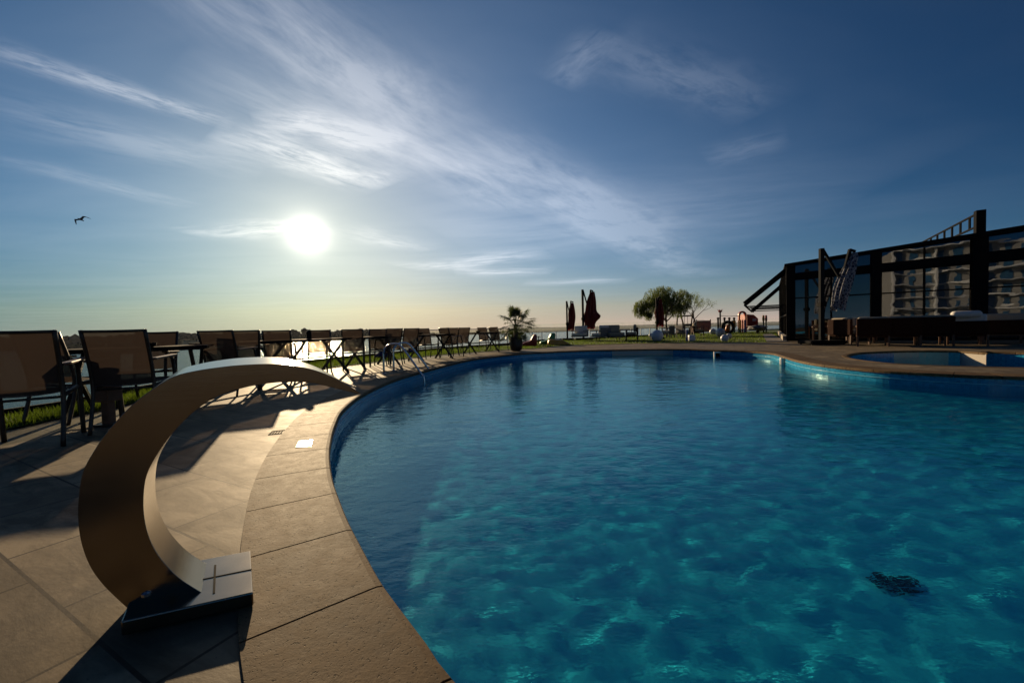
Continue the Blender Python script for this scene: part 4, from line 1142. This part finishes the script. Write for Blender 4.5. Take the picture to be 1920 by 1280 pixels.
for px, Y, lab in ((1636, 12.85, 'brown wicker lounge seat with thick legs, first of three seen from behind'), (1693, 12.6, 'middle brown wicker lounge seat of the three seen from behind'), (1751, 12.35, 'brown wicker lounge seat just left of the one with a white cushion')):
    make_lounge(0.80, 0.84, 0.42, 0.95, M_wicker, M_cushion, 'lounge_sofa', lab, 'sofa', W(px, Y), rz0-R(6), g_)
t = make_lounge(0.92, 0.84, 0.42, 0.80, M_wicker, M_cushwhite, 'lounge_sofa', 'dark wicker lounge seat with a white cushion flopped over its back', 'sofa', W(1806, 12.1), rz0-R(6), g_)
m = MB(); m.rbox((0, -0.36, 0.93), (0.62, 0.32, 0.2), 0.09); m.build('throw_cushion', M_cushwhite, t, smooth=True)
for px, Y, lab in ((1880, 12.3, 'dark lounge seat in the shade at the right edge'),):
    make_lounge(0.92, 0.84, 0.42, 0.8, M_wicker, M_cushion, 'lounge_sofa', lab, 'sofa', W(px, Y), rz0-R(10), g_)
def low_table(px, Y, lab, wd, dp, h, fm, rz, name='coffee_table'):
    t = thing(name, lab, 'table', W(px, Y), rz)
    MB().rbox((0, 0, h-0.02), (wd, dp, 0.04), 0.01).build('tabletop', fm, t)
    for sx in (-1, 1):
        for sy in (-1, 1): MB().bar((sx*(wd/2-0.04), sy*(dp/2-0.04), 0), (sx*(wd/2-0.04), sy*(dp/2-0.04), h-0.04), 0.05, 0.05).build('leg', fm, t)
    return t
low_table(1560, 16.2, 'low brown table against the pavilion glass left of the lounge row', 1.3, 0.7, 0.62, M_teak, rz0)
make_lounge(0.75, 0.75, 0.42, 0.85, M_wicker, M_cushion, 'lounge_armchair', 'brown armchair in front of the glass just right of the patterned parasol', 'armchair', W(1575, 15.4), rz0+R(175), g_)
make_lounge(0.75, 0.75, 0.42, 0.85, M_wicker, M_cushion, 'lounge_armchair', 'brown armchair facing out between patterned parasol and lounge row', 'armchair', W(1618, 15.0), rz0+R(180), g_)
low_table(1700, 13.9, 'long brown dining table behind the three lounge seats', 1.9, 0.8, 0.74, M_teak, rz0)

# ================================================================ CANTILEVER PARASOLS, ALL FOLDED
def parasol(px, Y, top, base_w, can, mcan, label, rz=0.0, arm=True, reach=0.75, lean=0.12, rad=0.2, seed=0, wheels=False, polew=0.075, flare=0.0):
    """can = (z of crown, z of hem); canopy hangs to local +x"""
    t = thing('parasol', label, 'parasol', W(px, Y), rz)
    MB().rbox((0, 0, 0.09), (base_w, base_w*0.75, 0.12), 0.03).build('base', M_black, t)
    if wheels:
        for sx in (-1, 1):
            for sy in (-1, 1): MB().tube([(sx*(base_w/2-0.08), sy*base_w*0.3-0.02, 0.035), (sx*(base_w/2-0.08), sy*base_w*0.3+0.02, 0.035)], 0.035, 12).build('castor', M_rubber, t)
    MB().box((0, 0, 0.15+(top-0.15)/2), (polew, polew, top-0.15)).build('pole', M_pole, t, bevel=0.006)
    zc, zh = can; rng = random.Random(seed)
    ax = reach; xm = reach*0.62
    zmid = zc-(zc-zh)*0.42
    m = MB(); m.bar((polew*0.3, 0, top-0.04), (xm, 0, zmid), polew*0.5, polew*0.6); m.build('strut', M_pole, t)
    m = MB(); m.bar((ax, 0, zc+0.12), (ax-lean, 0, zh+0.1), polew*0.7, polew*0.7); m.build('arm', M_pole, t)
    m = MB(); m.bar((ax-0.02, 0, zc+0.11), (ax+0.16, 0, zc+0.04), polew*0.6, polew*0.6); m.build('arm_tip', M_pole, t)
    m = MB(); m.box((0, 0, top*0.42), (polew*1.5, polew*1.8, 0.16)); m.build('crank_box', M_black, t)
    # folded cloth with pleats
    n = 48; K = 26; vs = []; ph = [rng.uniform(0, 6.28) for _ in range(5)]
    for j in range(K+1):
        v = j/K; z = zc-(zc-zh)*v
        w_ = rad*(0.42+0.75*math.sin(min(1, v*1.12)*math.pi*0.72)**0.8)
        if flare: w_ *= 1+flare*math.exp(-((v-0.68)/0.12)**2)
        cx = ax+0.10-lean*v+0.03*math.sin(v*5+ph[0])
        for i in range(n):
            a = 2*math.pi*i/n
            r = w_*(1+0.26*math.cos(8*a+ph[1]+v*1.2)+0.14*math.cos(5*a+ph[2]+v*4)+0.10*math.cos(13*a+ph[3]-v*3))
            if flare: r *= 1+0.5*math.exp(-((v-0.7)/0.1)**2)*max(0, math.cos(a))
            zz = z+(0.07*math.cos(8*a+ph[1])+0.04*math.cos(3*a+ph[4]))*v**3
            vs.append((cx+r*math.cos(a), r*math.sin(a)*0.8, zz))
    m = MB(); m.add(vs, [(j*n+i, j*n+(i+1) % n, (j+1)*n+(i+1) % n, (j+1)*n+i) for j in range(K) for i in range(n)]+[tuple(range(n-1, -1, -1))])
    cn = m.build('canopy', mcan, t, smooth=True)
    MB().tube([(ax+0.1-lean*0.6+rad*1.02*math.cos(k/12*6.283), rad*0.85*math.sin(k/12*6.283), zc-(zc-zh)*0.6) for k in range(13)], 0.012, 6).build('strap', mcan, cn)
    return t
def printed_mat():
    m = bpy.data.materials.new('printed_canvas'); m.use_nodes = True; t = m.node_tree; n = NT(t); b = t.nodes['Principled BSDF']
    co = n.node('ShaderNodeTexCoord').outputs['Object']
    v = n.node('ShaderNodeTexVoronoi', feature='DISTANCE_TO_EDGE'); n.put(v.inputs['Vector'], n.v('MULTIPLY', co, (14, 14, 9))); v.inputs['Scale'].default_value = 1.0
    nz = n.noise(co, 7, 3, 0.6)
    n.put(b.inputs['Base Color'], n.mix(n.ramp(n.m('ADD', v.outputs['Distance'], n.m('MULTIPLY', nz, 0.35)), [(0.27, 1.0), (0.33, 0.0)]), (0.015, 0.02, 0.05), (0.26, 0.27, 0.3)))
    b.inputs['Roughness'].default_value = 0.85
    return m
M_print = printed_mat()
parasol(1541, 14.3, 3.42, 1.15, (3.22, 1.25), M_print, 'folded parasol with blue and white printed cloth on a wheeled black base', R(-8), reach=0.92, lean=0.48, rad=0.175, seed=3, wheels=True, polew=0.13)
zt = ZD(1064, 565.5, 25.5); parasol(1064, 25.5, zt, 0.7, (zt-0.12, ZD(1064, 619, 25.5)), M_maroon, 'smaller folded maroon cantilever parasol, left of a taller one', 0, reach=0.27, lean=0.14, rad=0.16, seed=5, polew=0.10)
zt = ZD(1094, 544, 25.5); parasol(1094, 25.5, zt, 1.1, (zt-0.16, ZD(1100, 616.5, 25.5)), M_maroon, 'taller folded maroon cantilever parasol with a flapping fold of cloth', 0, reach=0.52, lean=0.22, rad=0.24, seed=9, flare=0.35, polew=0.13)
zt = ZD(1236, 562, 23.0); parasol(1232, 23.0, zt+0.05, 0.7, (zt, ZD(1236, 611, 23.0)), M_maroon, 'dark folded parasol standing in front of the leafy willow', 0, reach=0.10, lean=0.03, rad=0.17, seed=12, polew=0.09)

# ================================================================ POTTED PALM
def fan_palm():
    base = P(968, 657.5); t = thing('potted_palm', 'fan palm in a big round black planter at the end of the chairs', 'palm', base)
    MB().lathe([(0.15, 0.0), (0.215, 0.04), (0.25, 0.2), (0.25, 0.36), (0.225, 0.5), (0.235, 0.52), (0.21, 0.52), (0.20, 0.47)], 28).build('planter', M_pot, t, smooth=True)
    rng = random.Random(21)
    MB().tube([(0, 0, 0.45), (0.0, 0.01, 0.7), (-0.02, 0, 0.98)], [0.075, 0.085, 0.06], 10).build('trunk', M_bark, t)
    for k in range(62):
        a = rng.uniform(0, 6.283); el = rng.uniform(-0.6, 1.4) if k > 5 else rng.uniform(1.1, 1.5); L = rng.uniform(0.48, 0.74)*(1.0 if el > 0 else 0.85)
        o = Vector((-0.01, 0, 0.92+rng.uniform(-0.15, 0.06))); d = Vector((math.cos(a)*math.cos(el), math.sin(a)*math.cos(el), math.sin(el)))
        tip = o+d*L+Vector((0, 0, -0.10*math.cos(el))); mid = o+d*L*0.55+Vector((0, 0, 0.03))
        m = MB(); m.tube([o, mid, tip], [0.008, 0.006, 0.005], 4)
        dd = (tip-mid).normalized(); x = dd.cross(Vector((0, 0, 1)));
        if x.length < 0.1: x = Vector((1, 0, 0))
        x.normalize(); y = x.cross(dd)
        nl = 24
        for i in range(nl):
            th = (i/(nl-1)-0.5)*R(250)+rng.uniform(-.06, .06); ll = rng.uniform(0.20, 0.32)
            l = (dd*math.cos(th)+x*math.sin(th)).normalized(); e = tip+l*ll+y*rng.uniform(-0.05, 0.04)+Vector((0, 0, -0.06*rng.random()-0.03)); c_ = tip+l*ll*0.5+y*0.01
            side = l.cross(y).normalized()*0.010
            m.add([tip-side*0.3, tip+side*0.3, c_+side, c_-side, e], [(0, 1, 2, 3), (3, 2, 4)])
        m.build('frond', M_leafd, t)
fan_palm()

# ================================================================ PLASTIC LOUNGERS
def toy_lounger(px, Y, L, prof, wd, m_, label, rz=0.0):
    t = thing('plastic_lounger', label, 'lounger', W(px, Y), rz)
    pr = catmull([Vector((x*L, z)) for x, z in prof], 5, True); n = len(pr)
    m = MB(); vs = []
    for k, (yy, sc) in enumerate(((-0.5, 0.93), (-0.46, 1.0), (0.46, 1.0), (0.5, 0.93))):
        c = sum(pr, Vector((0, 0)))/n
        for p in pr: q_ = c+(p-c)*sc; vs.append((q_.x, yy*wd, max(0.012, q_.y)))
    m.add(vs, [(j*n+i, j*n+(i+1) % n, (j+1)*n+(i+1) % n, (j+1)*n+i) for j in range(3) for i in range(n)]+[tuple(range(n-1, -1, -1)), tuple(3*n+i for i in range(n))])
    m.build('shell', m_, t, smooth=True, auto=50); return t
toy_lounger(993, 18.9, 0.66, [(-0.6, 0.02), (-0.62, 0.12), (-0.3, 0.2), (0.05, 0.28), (0.2, 0.45), (0.36, 0.56), (0.5, 0.5), (0.5, 0.2), (0.45, 0.01), (0, 0.0)], 0.6, M_red, 'red orange moulded lounger with raised back, right behind the planter')
toy_lounger(1027, 19.9, 0.72, [(-0.5, 0.02), (-0.5, 0.16), (-0.2, 0.22), (0.05, 0.34), (0.22, 0.55), (0.42, 0.58), (0.5, 0.5), (0.45, 0.2), (0.35, 0.01), (0, 0.0)], 0.6, M_green, 'green moulded lounger with tall curved back between red and yellow ones')
toy_lounger(1046, 19.2, 0.92, [(-0.5, 0.02), (-0.5, 0.22), (-0.42, 0.28), (-0.1, 0.27), (0.2, 0.25), (0.42, 0.14), (0.6, 0.05), (0.5, 0.0), (0, 0.0)], 0.6, M_yellow, 'low yellow moulded lounger lying on the grass edge')
q_ = W(1010, 20.5); t = thing('side_table', 'tiny dark post table between the red and green loungers', 'table', q_)
MB().lathe([(0.08, 0), (0.02, 0.02), (0.02, 0.38), (0.11, 0.40), (0.11, 0.42)], 12).build('pedestal_table', M_black, t)

# lounge set on the lawn
g_ = 'grey wicker lounge set on the lawn'
make_lounge(0.85, 0.8, 0.4, 0.78, M_greywicker, M_cushwhite, 'garden_armchair', 'grey armchair with pale back between the two maroon parasols', 'armchair', W(1087, 23.8), R(150), g_, legs=False)
make_lounge(0.9, 0.8, 0.4, 0.85, M_greywicker, M_cushwhite, 'garden_sofa', 'grey sofa piled with light cushions right of the taller maroon parasol', 'sofa', W(1127, 22.5), R(40), g_, legs=False)
make_lounge(1.0, 0.8, 0.4, 0.72, M_greywicker, M_cushion, 'garden_sofa', 'dark grey sofa in the middle of the lawn lounge set', 'sofa', W(1152, 22.4), R(-165), g_, legs=False)
low_table(1140, 24.0, 'dark low table standing in the lawn lounge set', 1.3, 0.8, 0.62, M_black, 0)
make_lounge(0.7, 0.7, 0.4, 0.82, M_wicker, M_cushion, 'garden_armchair', 'red brown wicker armchair at the right end of the lawn lounge set', 'armchair', W(1185, 22.5), R(70), g_)
make_lounge(0.7, 0.7, 0.4, 0.8, M_wicker, M_cushion, 'garden_armchair', 'round backed brown armchair standing in front of the swing frame', 'armchair', W(1308, 27), R(-100), g_)
low_table(1268, 25.5, 'small dark garden table left of the blue post', 0.9, 0.7, 0.66, M_black, 0)
for px, rz in ((1253, 40), (1281, -70)):
    make_lounge(0.6, 0.6, 0.42, 0.85, M_greywicker, M_cushwhite, 'garden_armchair', 'pale garden chair %s the small dark garden table' % ('left of' if px < 1260 else 'right of'), 'armchair', W(px, 24.8), R(rz), g_, backcush=False)
# ball lamps
balls = [(1232.6, 640, 11, 'biggest white ball lamp, in front of the dark parasol'), (1351, 631.5, 8.3, 'large white ball lamp in front of the playground tyre'),
         (1359, 641, 7.2, 'white ball lamp nearest the paving under the playground'), (1367, 636, 5.6, 'white ball lamp touching behind the nearest one'),
         (1337, 627.5, 6, 'greenish white ball lamp left of the tyre'), (1259, 629, 6.5, 'pale ball lamp behind the white garden chairs'), (1221, 632.5, 4.2, 'smallest white ball peeping out left of the biggest one')]
for px, foot, r, lab in balls:
    Y = P(px, foot).y; rr0 = r*Y/FPX; t = thing('ball_lamp', lab, 'lamp', W(px, Y), 0, 'white ball lamps on the lawn')
    MB().ball((0, 0, rr0*0.97), rr0, 24, 14).build('globe', M_white, t, smooth=True)
    MB().lathe([(rr0*0.5, 0.0), (rr0*0.5, 0.03), (rr0*0.35, 0.045)], 16).build('foot_ring', M_black, t)
p = P(1288, 640); t = thing('post_light', 'slim blue post rising from the lawn edge', 'post', p)
MB().lathe([(0.05, 0), (0.05, 0.55), (0.04, 0.58)], 12).build('post_body', M_blue, t)
MB().lathe([(0.07, 0.0), (0.07, 0.02)], 12).build('flange', M_black, t)
p = P(1296, 639.5); t = thing('cube_stool', 'small white cube stool beside the slim blue post', 'stool', p)
MB().rbox((0, 0, 0.16), (0.30, 0.30, 0.30), 0.04).build('stool_body', M_white, t, smooth=True)

# ================================================================ TREES ON THE LAWN
def leaf_tree(base, H, spread, name, label, mleaf, nlimb, nleaf, droop, seed, lw=0.03, sparse=False, lobes=None, col='tree'):
    rng = random.Random(seed); t = thing(name, label, 'tree', base)
    m = MB(); ends = []
    def grow(p, d, L, r, lvl):
        pts = [p]; dd = d.copy()
        for k in range(4):
            dd = (dd+Vector((rng.uniform(-.2, .2), rng.uniform(-.2, .2), rng.uniform(-.08, .14)))).normalized()
            p = p+dd*L/4; pts.append(p)
        m.tube(pts, [r*(1-0.45*i/4) for i in range(5)], 6 if lvl < 2 else 4, caps=False)
        if lvl >= 3 or L < 0.16: ends.append((pts[-1], dd)); ends.append((pts[2], dd)); return
        for k in range(rng.randint(2, 3) if lvl else nlimb):
            a = rng.uniform(0, 6.28); s = rng.uniform(0.45, 0.9) if lvl else rng.uniform(0.35, 0.85)
            x = dd.cross(Vector((math.cos(a), math.sin(a), 0.1))).normalized()
            nd = (dd*math.cos(s)+x*math.sin(s)*spread).normalized()
            grow(pts[-1] if k < 2 or lvl == 0 else pts[-2], nd, L*rng.uniform(0.62, 0.85), r*0.5, lvl+1)
    grow(Vector((0, 0, 0)), Vector((0.08, 0, 1)), H*0.30, H*(0.016 if sparse else 0.028), 0)
    m.build('trunk', M_bark, t)
    lm = MB(); pts = []
    if lobes:
        for (lx, lz, lr, w_) in lobes:
            for _ in range(int(w_*nleaf)):
                u = Vector((rng.gauss(0, 1), rng.gauss(0, 1), rng.gauss(0, 1))).normalized()*lr*rng.random()**0.38
                q_ = Vector((lx+u.x, u.y*1.1, lz+u.z*0.8))
                if mnoise.noise(q_*3.4+Vector((seed, 0, 0))) < -0.04: continue
                pts.append(q_)
    else:
        for _ in range(nleaf):
            e, dd = ends[rng.randrange(len(ends))]; pts.append(e+Vector((rng.gauss(0, .09), rng.gauss(0, .09), rng.gauss(0, .09))))
    for q_ in pts:
        n = 1 if sparse else 4; p = q_.copy(); h = Vector((rng.uniform(-1, 1), rng.uniform(-1, 1), 0))
        for k in range(n):
            s = lw*rng.uniform(0.6, 1.4); a = Vector((rng.uniform(-1, 1), rng.uniform(-1, 1), rng.uniform(-.6, .6))).normalized()*s; b = Vector((rng.uniform(-.5, .5), rng.uniform(-.5, .5), -1)).normalized()*s*(1.7 if not sparse else 1.0)
            lm.add([p-a*0.5, p+a*0.5, p+b], [(0, 1, 2)]); p = p+Vector((h.x*0.02, h.y*0.02, -droop*0.07))
    lm.build('crown', mleaf, t)
    return t
Yw = 30.0; b = W(1250, Yw); S = Yw/FPX
lob = [(dx*S, ZD(1250+dx, y, Yw), r*S, w_) for dx, y, r, w_ in ((-4, 551, 20, .22), (12, 560, 18, .16), (-26, 567, 17, .14), (-48, 574, 13, .10), (-60, 577, 7, .04), (30, 552, 13, .09), (36, 568, 13, .08), (-14, 582, 18, .12), (22, 581, 17, .10), (-34, 590, 9, .06), (44, 556, 8, .03), (-2, 568, 20, .2), (-40, 570, 13, .1), (20, 568, 16, .1), (-20, 556, 22, .2), (-38, 580, 14, .1), (28, 575, 14, .1), (5, 577, 18, .14), (-50, 586, 10, .05))]
leaf_tree(b, 3.6, 1.0, 'willow_tree', 'spreading leafy willow on the lawn, its twigs drooping at the left', M_leaf, 5, 8500, 1.0, 31, 0.040, False, lob)
leaf_tree(W(1299, 32), 4.1, 0.85, 'sparse_tree', 'thin almost bare tree standing right of the leafy willow', M_leaf, 6, 1500, 0.2, 8, 0.05, True)

# ================================================================ PLAYGROUND
Yp = 33.0
def at(px, py, Y=Yp): return Vector((XD(px, Y), Y, ZD(px, py, Y)))
sw_o = W(1290, Yp); t = thing('swing_set', 'wooden A-frame swing set standing before the far fence', 'swing')
for a, b, nm in (((1276, 588), (1286, 618)), ((1271, 594), (1268, 621)), ((1298, 588), (1310, 617)), ((1298, 590), (1290, 620)), ((1277, 588), (1279, 619))) and [((1276, 587), (1287, 619), 'leg'), ((1271, 593), (1268, 622), 'leg'), ((1298, 587), (1311, 618), 'leg'), ((1299, 590), (1294, 621), 'leg')]:
    A3, B3 = at(*a), at(*b); B3.z = 0.0; MB().tube([A3, B3], 0.06, 7).build(nm, M_teak, t)
MB().tube([at(1270, 594), at(1300, 592.5)], 0.06, 7).build('top_bar', M_teak, t)
for px in (1280, 1284, 1290): 
    MB().tube([at(px, 594), at(px, 613)], 0.018, 5).build('chain', M_black, t)
MB().box(at(1282, 613.5), (0.28, 0.18, 0.05)).build('swing_seat', M_rubber, t)
MB().lathe([(0.35, 0), (0.42, 0.1), (0.3, 0.16)], 14, at(1292, 612)).build('basket_seat', M_rubber, t)
t = thing('play_tower', 'red arched play tower with tunnel and low roof beside the pavilion pergola', 'play tower')
m = MB(); x0, x1 = XD(1385, Yp), XD(1400, Yp); zt = ZD(1392, 584, Yp)
arch = []
for k in range(13):
    a = math.pi*k/12; arch.append(((x0+x1)/2-math.cos(a)*(x1-x0)/2, zt-(x1-x0)/2*(1-math.sin(a))))
out = [(x0, 0.0)]+arch+[(x1, 0.0)]; w2 = 0.13
inn = [(x0+w2, 0.0)]+[((x0+x1)/2+(x-(x0+x1)/2)*(1-2*w2/(x1-x0)), z-w2) for x, z in arch]+[(x1-w2, 0.0)]
n = len(out); vs = [(x, Yp-0.05, z) for x, z in out]+[(x, Yp-0.05, z) for x, z in inn]+[(x, Yp+0.08, z) for x, z in out]+[(x, Yp+0.08, z) for x, z in inn]
m.add(vs, [(i, i+1, n+i+1, n+i) for i in range(n-1)]+[(2*n+i, 3*n+i, 3*n+i+1, 2*n+i+1) for i in range(n-1)]+[(i, 2*n+i, 2*n+i+1, i+1) for i in range(n-1)]+[(n+i, n+i+1, 3*n+i+1, 3*n+i) for i in range(n-1)])
m.build('arch', M_red, t)
for k, px in enumerate((1386, 1389, 1393, 1397)): MB().lathe([(0.06, 0), (0.06, 1.0), (0.02, 1.1)], 8, (XD(px, Yp-0.3), Yp-0.3, 0)).build('bollard', (M_green, M_yellow, M_red, M_blue)[k], t)
m = MB(); xa, xb = XD(1401, Yp), XD(1422, Yp); m.add([(xa, Yp, 0.35), (xb, Yp, 0.35), (xb, Yp, ZD(1422, 598, Yp)), (XD(1414, Yp), Yp, ZD(1414, 591, Yp)), (xa, Yp, ZD(1401, 590, Yp)), (xa, Yp+1, 0.35), (xb, Yp+1, 0.35), (xb, Yp+1, ZD(1422, 598, Yp)), (XD(1414, Yp), Yp+1, ZD(1414, 591, Yp)), (xa, Yp+1, ZD(1401, 590, Yp))], [(0, 1, 2, 3, 4), (9, 8, 7, 6, 5), (0, 5, 6, 1), (1, 6, 7, 2), (2, 7, 8, 3), (3, 8, 9, 4), (4, 9, 5, 0)])
m.build('cabin', M_red, t); MB().box(at(1415, 600.5, Yp-0.03), (0.3, 0.03, 0.22)).build('cabin_window', M_white, t)
t = thing('play_post', 'thin pole topped by a red crown at the playground', 'play pole', W(1351, Yp))
MB().tube([(0, 0, 0), (0, 0, ZD(1351, 586, Yp))], 0.06, 8).build('pole', M_pole, t)
zt = ZD(1351, 586, Yp); m = MB(); m.lathe([(0.05, 0), (0.16, 0.08), (0.10, 0.16), (0.03, 0.2)], 10, (0, 0, zt-0.04))
for k in range(5): a = k*1.2566; m.tube([(0.1*math.cos(a), 0.1*math.sin(a), zt+0.06), (0.2*math.cos(a), 0.2*math.sin(a), zt+0.24)], [0.04, 0.008], 5)
m.build('crown_top', M_red, t)
t = thing('play_bridge', 'row of dark capped posts under a rope between red crown pole and red arch', 'play bridge', W(1368, Yp))
for px in (1347, 1359, 1368, 1377):
    x = XD(px, Yp)-XD(1368, Yp); zt = ZD(px, 596.5, Yp); MB().lathe([(0.07, 0), (0.07, zt-0.12), (0.11, zt-0.08), (0.09, zt), (0.02, zt+0.03)], 9, (x, 0, 0)).build('post', M_black, t)
MB().tube([(XD(1352, Yp)-XD(1368, Yp), 0, ZD(1352, 593, Yp)), (0, 0, ZD(1368, 594, Yp)), (XD(1385, Yp)-XD(1368, Yp), 0, ZD(1385, 593, Yp))], 0.02, 5).build('rope', M_teak, t)
t = thing('playground_ring', 'large upright black tyre ring with an orange seat inside', 'tyre', W(1365, 31))
m = MB(); pts = [(0.42*math.cos(k/24*6.283), 0, 0.52+0.42*math.sin(k/24*6.283)) for k in range(25)]; m.tube(pts, 0.12, 10, caps=False); m.build('tyre_ring', M_rubber, t, smooth=True)
MB().tube([(0, 0, 0.16), (-0.03, 0, 0.4), (0.02, 0, 0.66), (0, 0, 0.72)], [0.13, 0.16, 0.12, 0.05], 10).build('seat', mat('orange_plastic', (0.5, 0.14, 0.02), 0.4), t, smooth=True)
for px, mm, lab in ((1376, M_yellow, 'yellow play panel between the tyre and the red arch'), (1432, M_yellow, 'yellow striped marker pole left of the pavilion kerb'), (1437, M_red, 'red striped marker pole nearest the pavilion wall')):
    t = thing('activity_board' if px < 1400 else 'marker_pole', lab, 'play panel' if px < 1400 else 'pole', W(px, Yp-0.5))
    if px < 1400: MB().rbox((0, 0, 0.75), (0.34, 0.08, 0.6), 0.03).build('panel', mm, t); MB().lathe([(0.04, 0), (0.04, 0.5)], 8).build('stem', M_green, t)
    else:
        zt = ZD(px, 592, Yp); MB().lathe([(0.05, 0), (0.05, zt-0.5)], 8).build('stem', M_pole, t); MB().lathe([(0.07, zt-0.5), (0.09, zt-0.3), (0.07, zt)], 8).build('cap', mm, t)
t = thing('spring_rocker', 'grey play rocker on the grass left of the pavilion', 'play rocker', W(1421, 30))
m = MB(); blob(m, (0, 0, 0.42), 0.36, random.Random(4), 1.6, 0.6, 3); m.build('rocker_body', M_greywicker, t, smooth=True); MB().lathe([(0.12, 0), (0.1, 0.08), (0.12, 0.16), (0.1, 0.24)], 10).build('spring', M_black, t)
# printed banner behind the swing
a, b = at(1307, 622, 36), at(1333, 601.5, 36); t = thing('banner', 'wide printed banner with warm blurred picture on the far fence', 'banner', (a.x, 36, 0))
m = MB(); m.box(((b.x-a.x)/2, 0, (b.z+0.15)/2), (b.x-a.x, 0.04, b.z-0.15))
def banner_mat():
    mm = bpy.data.materials.new('banner_print'); mm.use_nodes = True; tt_ = mm.node_tree; n = NT(tt_); bb = tt_.nodes['Principled BSDF']
    co = n.node('ShaderNodeTexCoord').outputs['Object']; nz = n.noise(n.v('MULTIPLY', co, (2.5, 1, 2.5)), 1.0, 3, 0.6)
    n.put(bb.inputs['Base Color'], n.ramp(nz, [(0.35, (0.09, 0.10, 0.09)), (0.5, (0.30, 0.18, 0.12)), (0.62, (0.14, 0.16, 0.10)), (0.75, (0.4, 0.32, 0.25))])); return mm
m.build('sheet', banner_mat(), t)
for x in (0, b.x-a.x): MB().box((x, 0.03, (b.z+0.1)/2), (0.06, 0.06, b.z+0.1)).build('post', M_black, t)

# ================================================================ SEAGULL
def gull():
    Y = 24.0; c = at(167, 414, Y); k = Y/FPX/32.0        # 32 zoomed px = 1 photo px
    t = None; m = MB()
    def q_(x, y, dy=0.0): return Vector(((x-880)*k, dy, -(y-740)*k))
    # body: head at left-upper, tail at right-lower; wings as tapering surfaces joined to it
    spine = [(640, 680, .2), (700, 715, 1.0), (790, 750, 1.9), (880, 775, 1.6), (960, 825, 0.9), (1010, 850, .7)]
    m.tube([q_(x, y) for x, y, r in spine], [r*0.030 for x, y, r in spine], 8)
    def wing(pts, th=0.008):
        vs = []; n = len(pts)
        for (ax_, ay_, bx_, by_, dy) in pts:
            a, b = q_(ax_, ay_, dy), q_(bx_, by_, dy); u = Vector((0, 1, 0)) if abs(dy) < 1e-6 else Vector((0.0, 0.5, 0.85))
            vs += [a, b, b+u*th, a+u*th]
        m.add(vs, [(i*4+j, i*4+(j+1) % 4, (i+1)*4+(j+1) % 4, (i+1)*4+j) for i in range(n-1) for j in range(4)]+[(3, 2, 1, 0), tuple((n-1)*4+j for j in range(4))])
    wing([(780, 690, 940, 770, 0.0), (850, 630, 980, 700, 0.02), (910, 555, 1000, 640, 0.04), (1060, 580, 1090, 620, 0.06), (1180, 630, 1190, 665, 0.08), (1330, 705, 1325, 712, 0.1)])
    wing([(800, 700, 860, 790, 0.0), (640, 745, 660, 815, -0.02), (500, 740, 590, 840, -0.04), (520, 860, 620, 900, -0.05), (565, 960, 632, 960, -0.06), (605, 1060, 650, 1070, -0.07)])
    o = m.build('seagull', M_person, None, smooth=False); o.location = c; tag(o, 'dark gull gliding with bent wings in the sky at left', 'bird')
gull()

# ---------------------------------------------------------------- haze over the river and the far country
hz = MB().box((0, 3000, 4.0), (18500, 13200, 32.0))
M_haze = bpy.data.materials.new('haze'); M_haze.use_nodes = True; _t = M_haze.node_tree; _t.nodes.clear()
_o = _t.nodes.new('ShaderNodeOutputMaterial'); _v = _t.nodes.new('ShaderNodeVolumePrincipled')
_v.inputs['Color'].default_value = (0.80, 0.84, 0.92, 1); _v.inputs['Density'].default_value = 0.00004; _v.inputs['Anisotropy'].default_value = 0.3
_t.links.new(_v.outputs[0], _o.inputs['Volume'])
haze = hz.build('haze', M_haze); tag(haze, kind='stuff')

# ---------------------------------------------------------------- renderer
scene.render.engine = 'CYCLES'
cy = scene.cycles
cy.caustics_refractive = True; cy.caustics_reflective = True; cy.blur_glossy = 0.3
cy.sample_clamp_indirect = 6.0; cy.use_denoising = True
cy.max_bounces = 10; cy.transparent_max_bounces = 24; cy.transmission_bounces = 8
so.data.cycles.is_caustics_light = True
for o in (pwater, sw): o.cycles.is_caustics_caster = True
for o in bpy.data.objects:
    if o.name.startswith(('pool_floor', 'pool_wall', 'small_pool_floor', 'small_pool_wall')): o.cycles.is_caustics_receiver = True
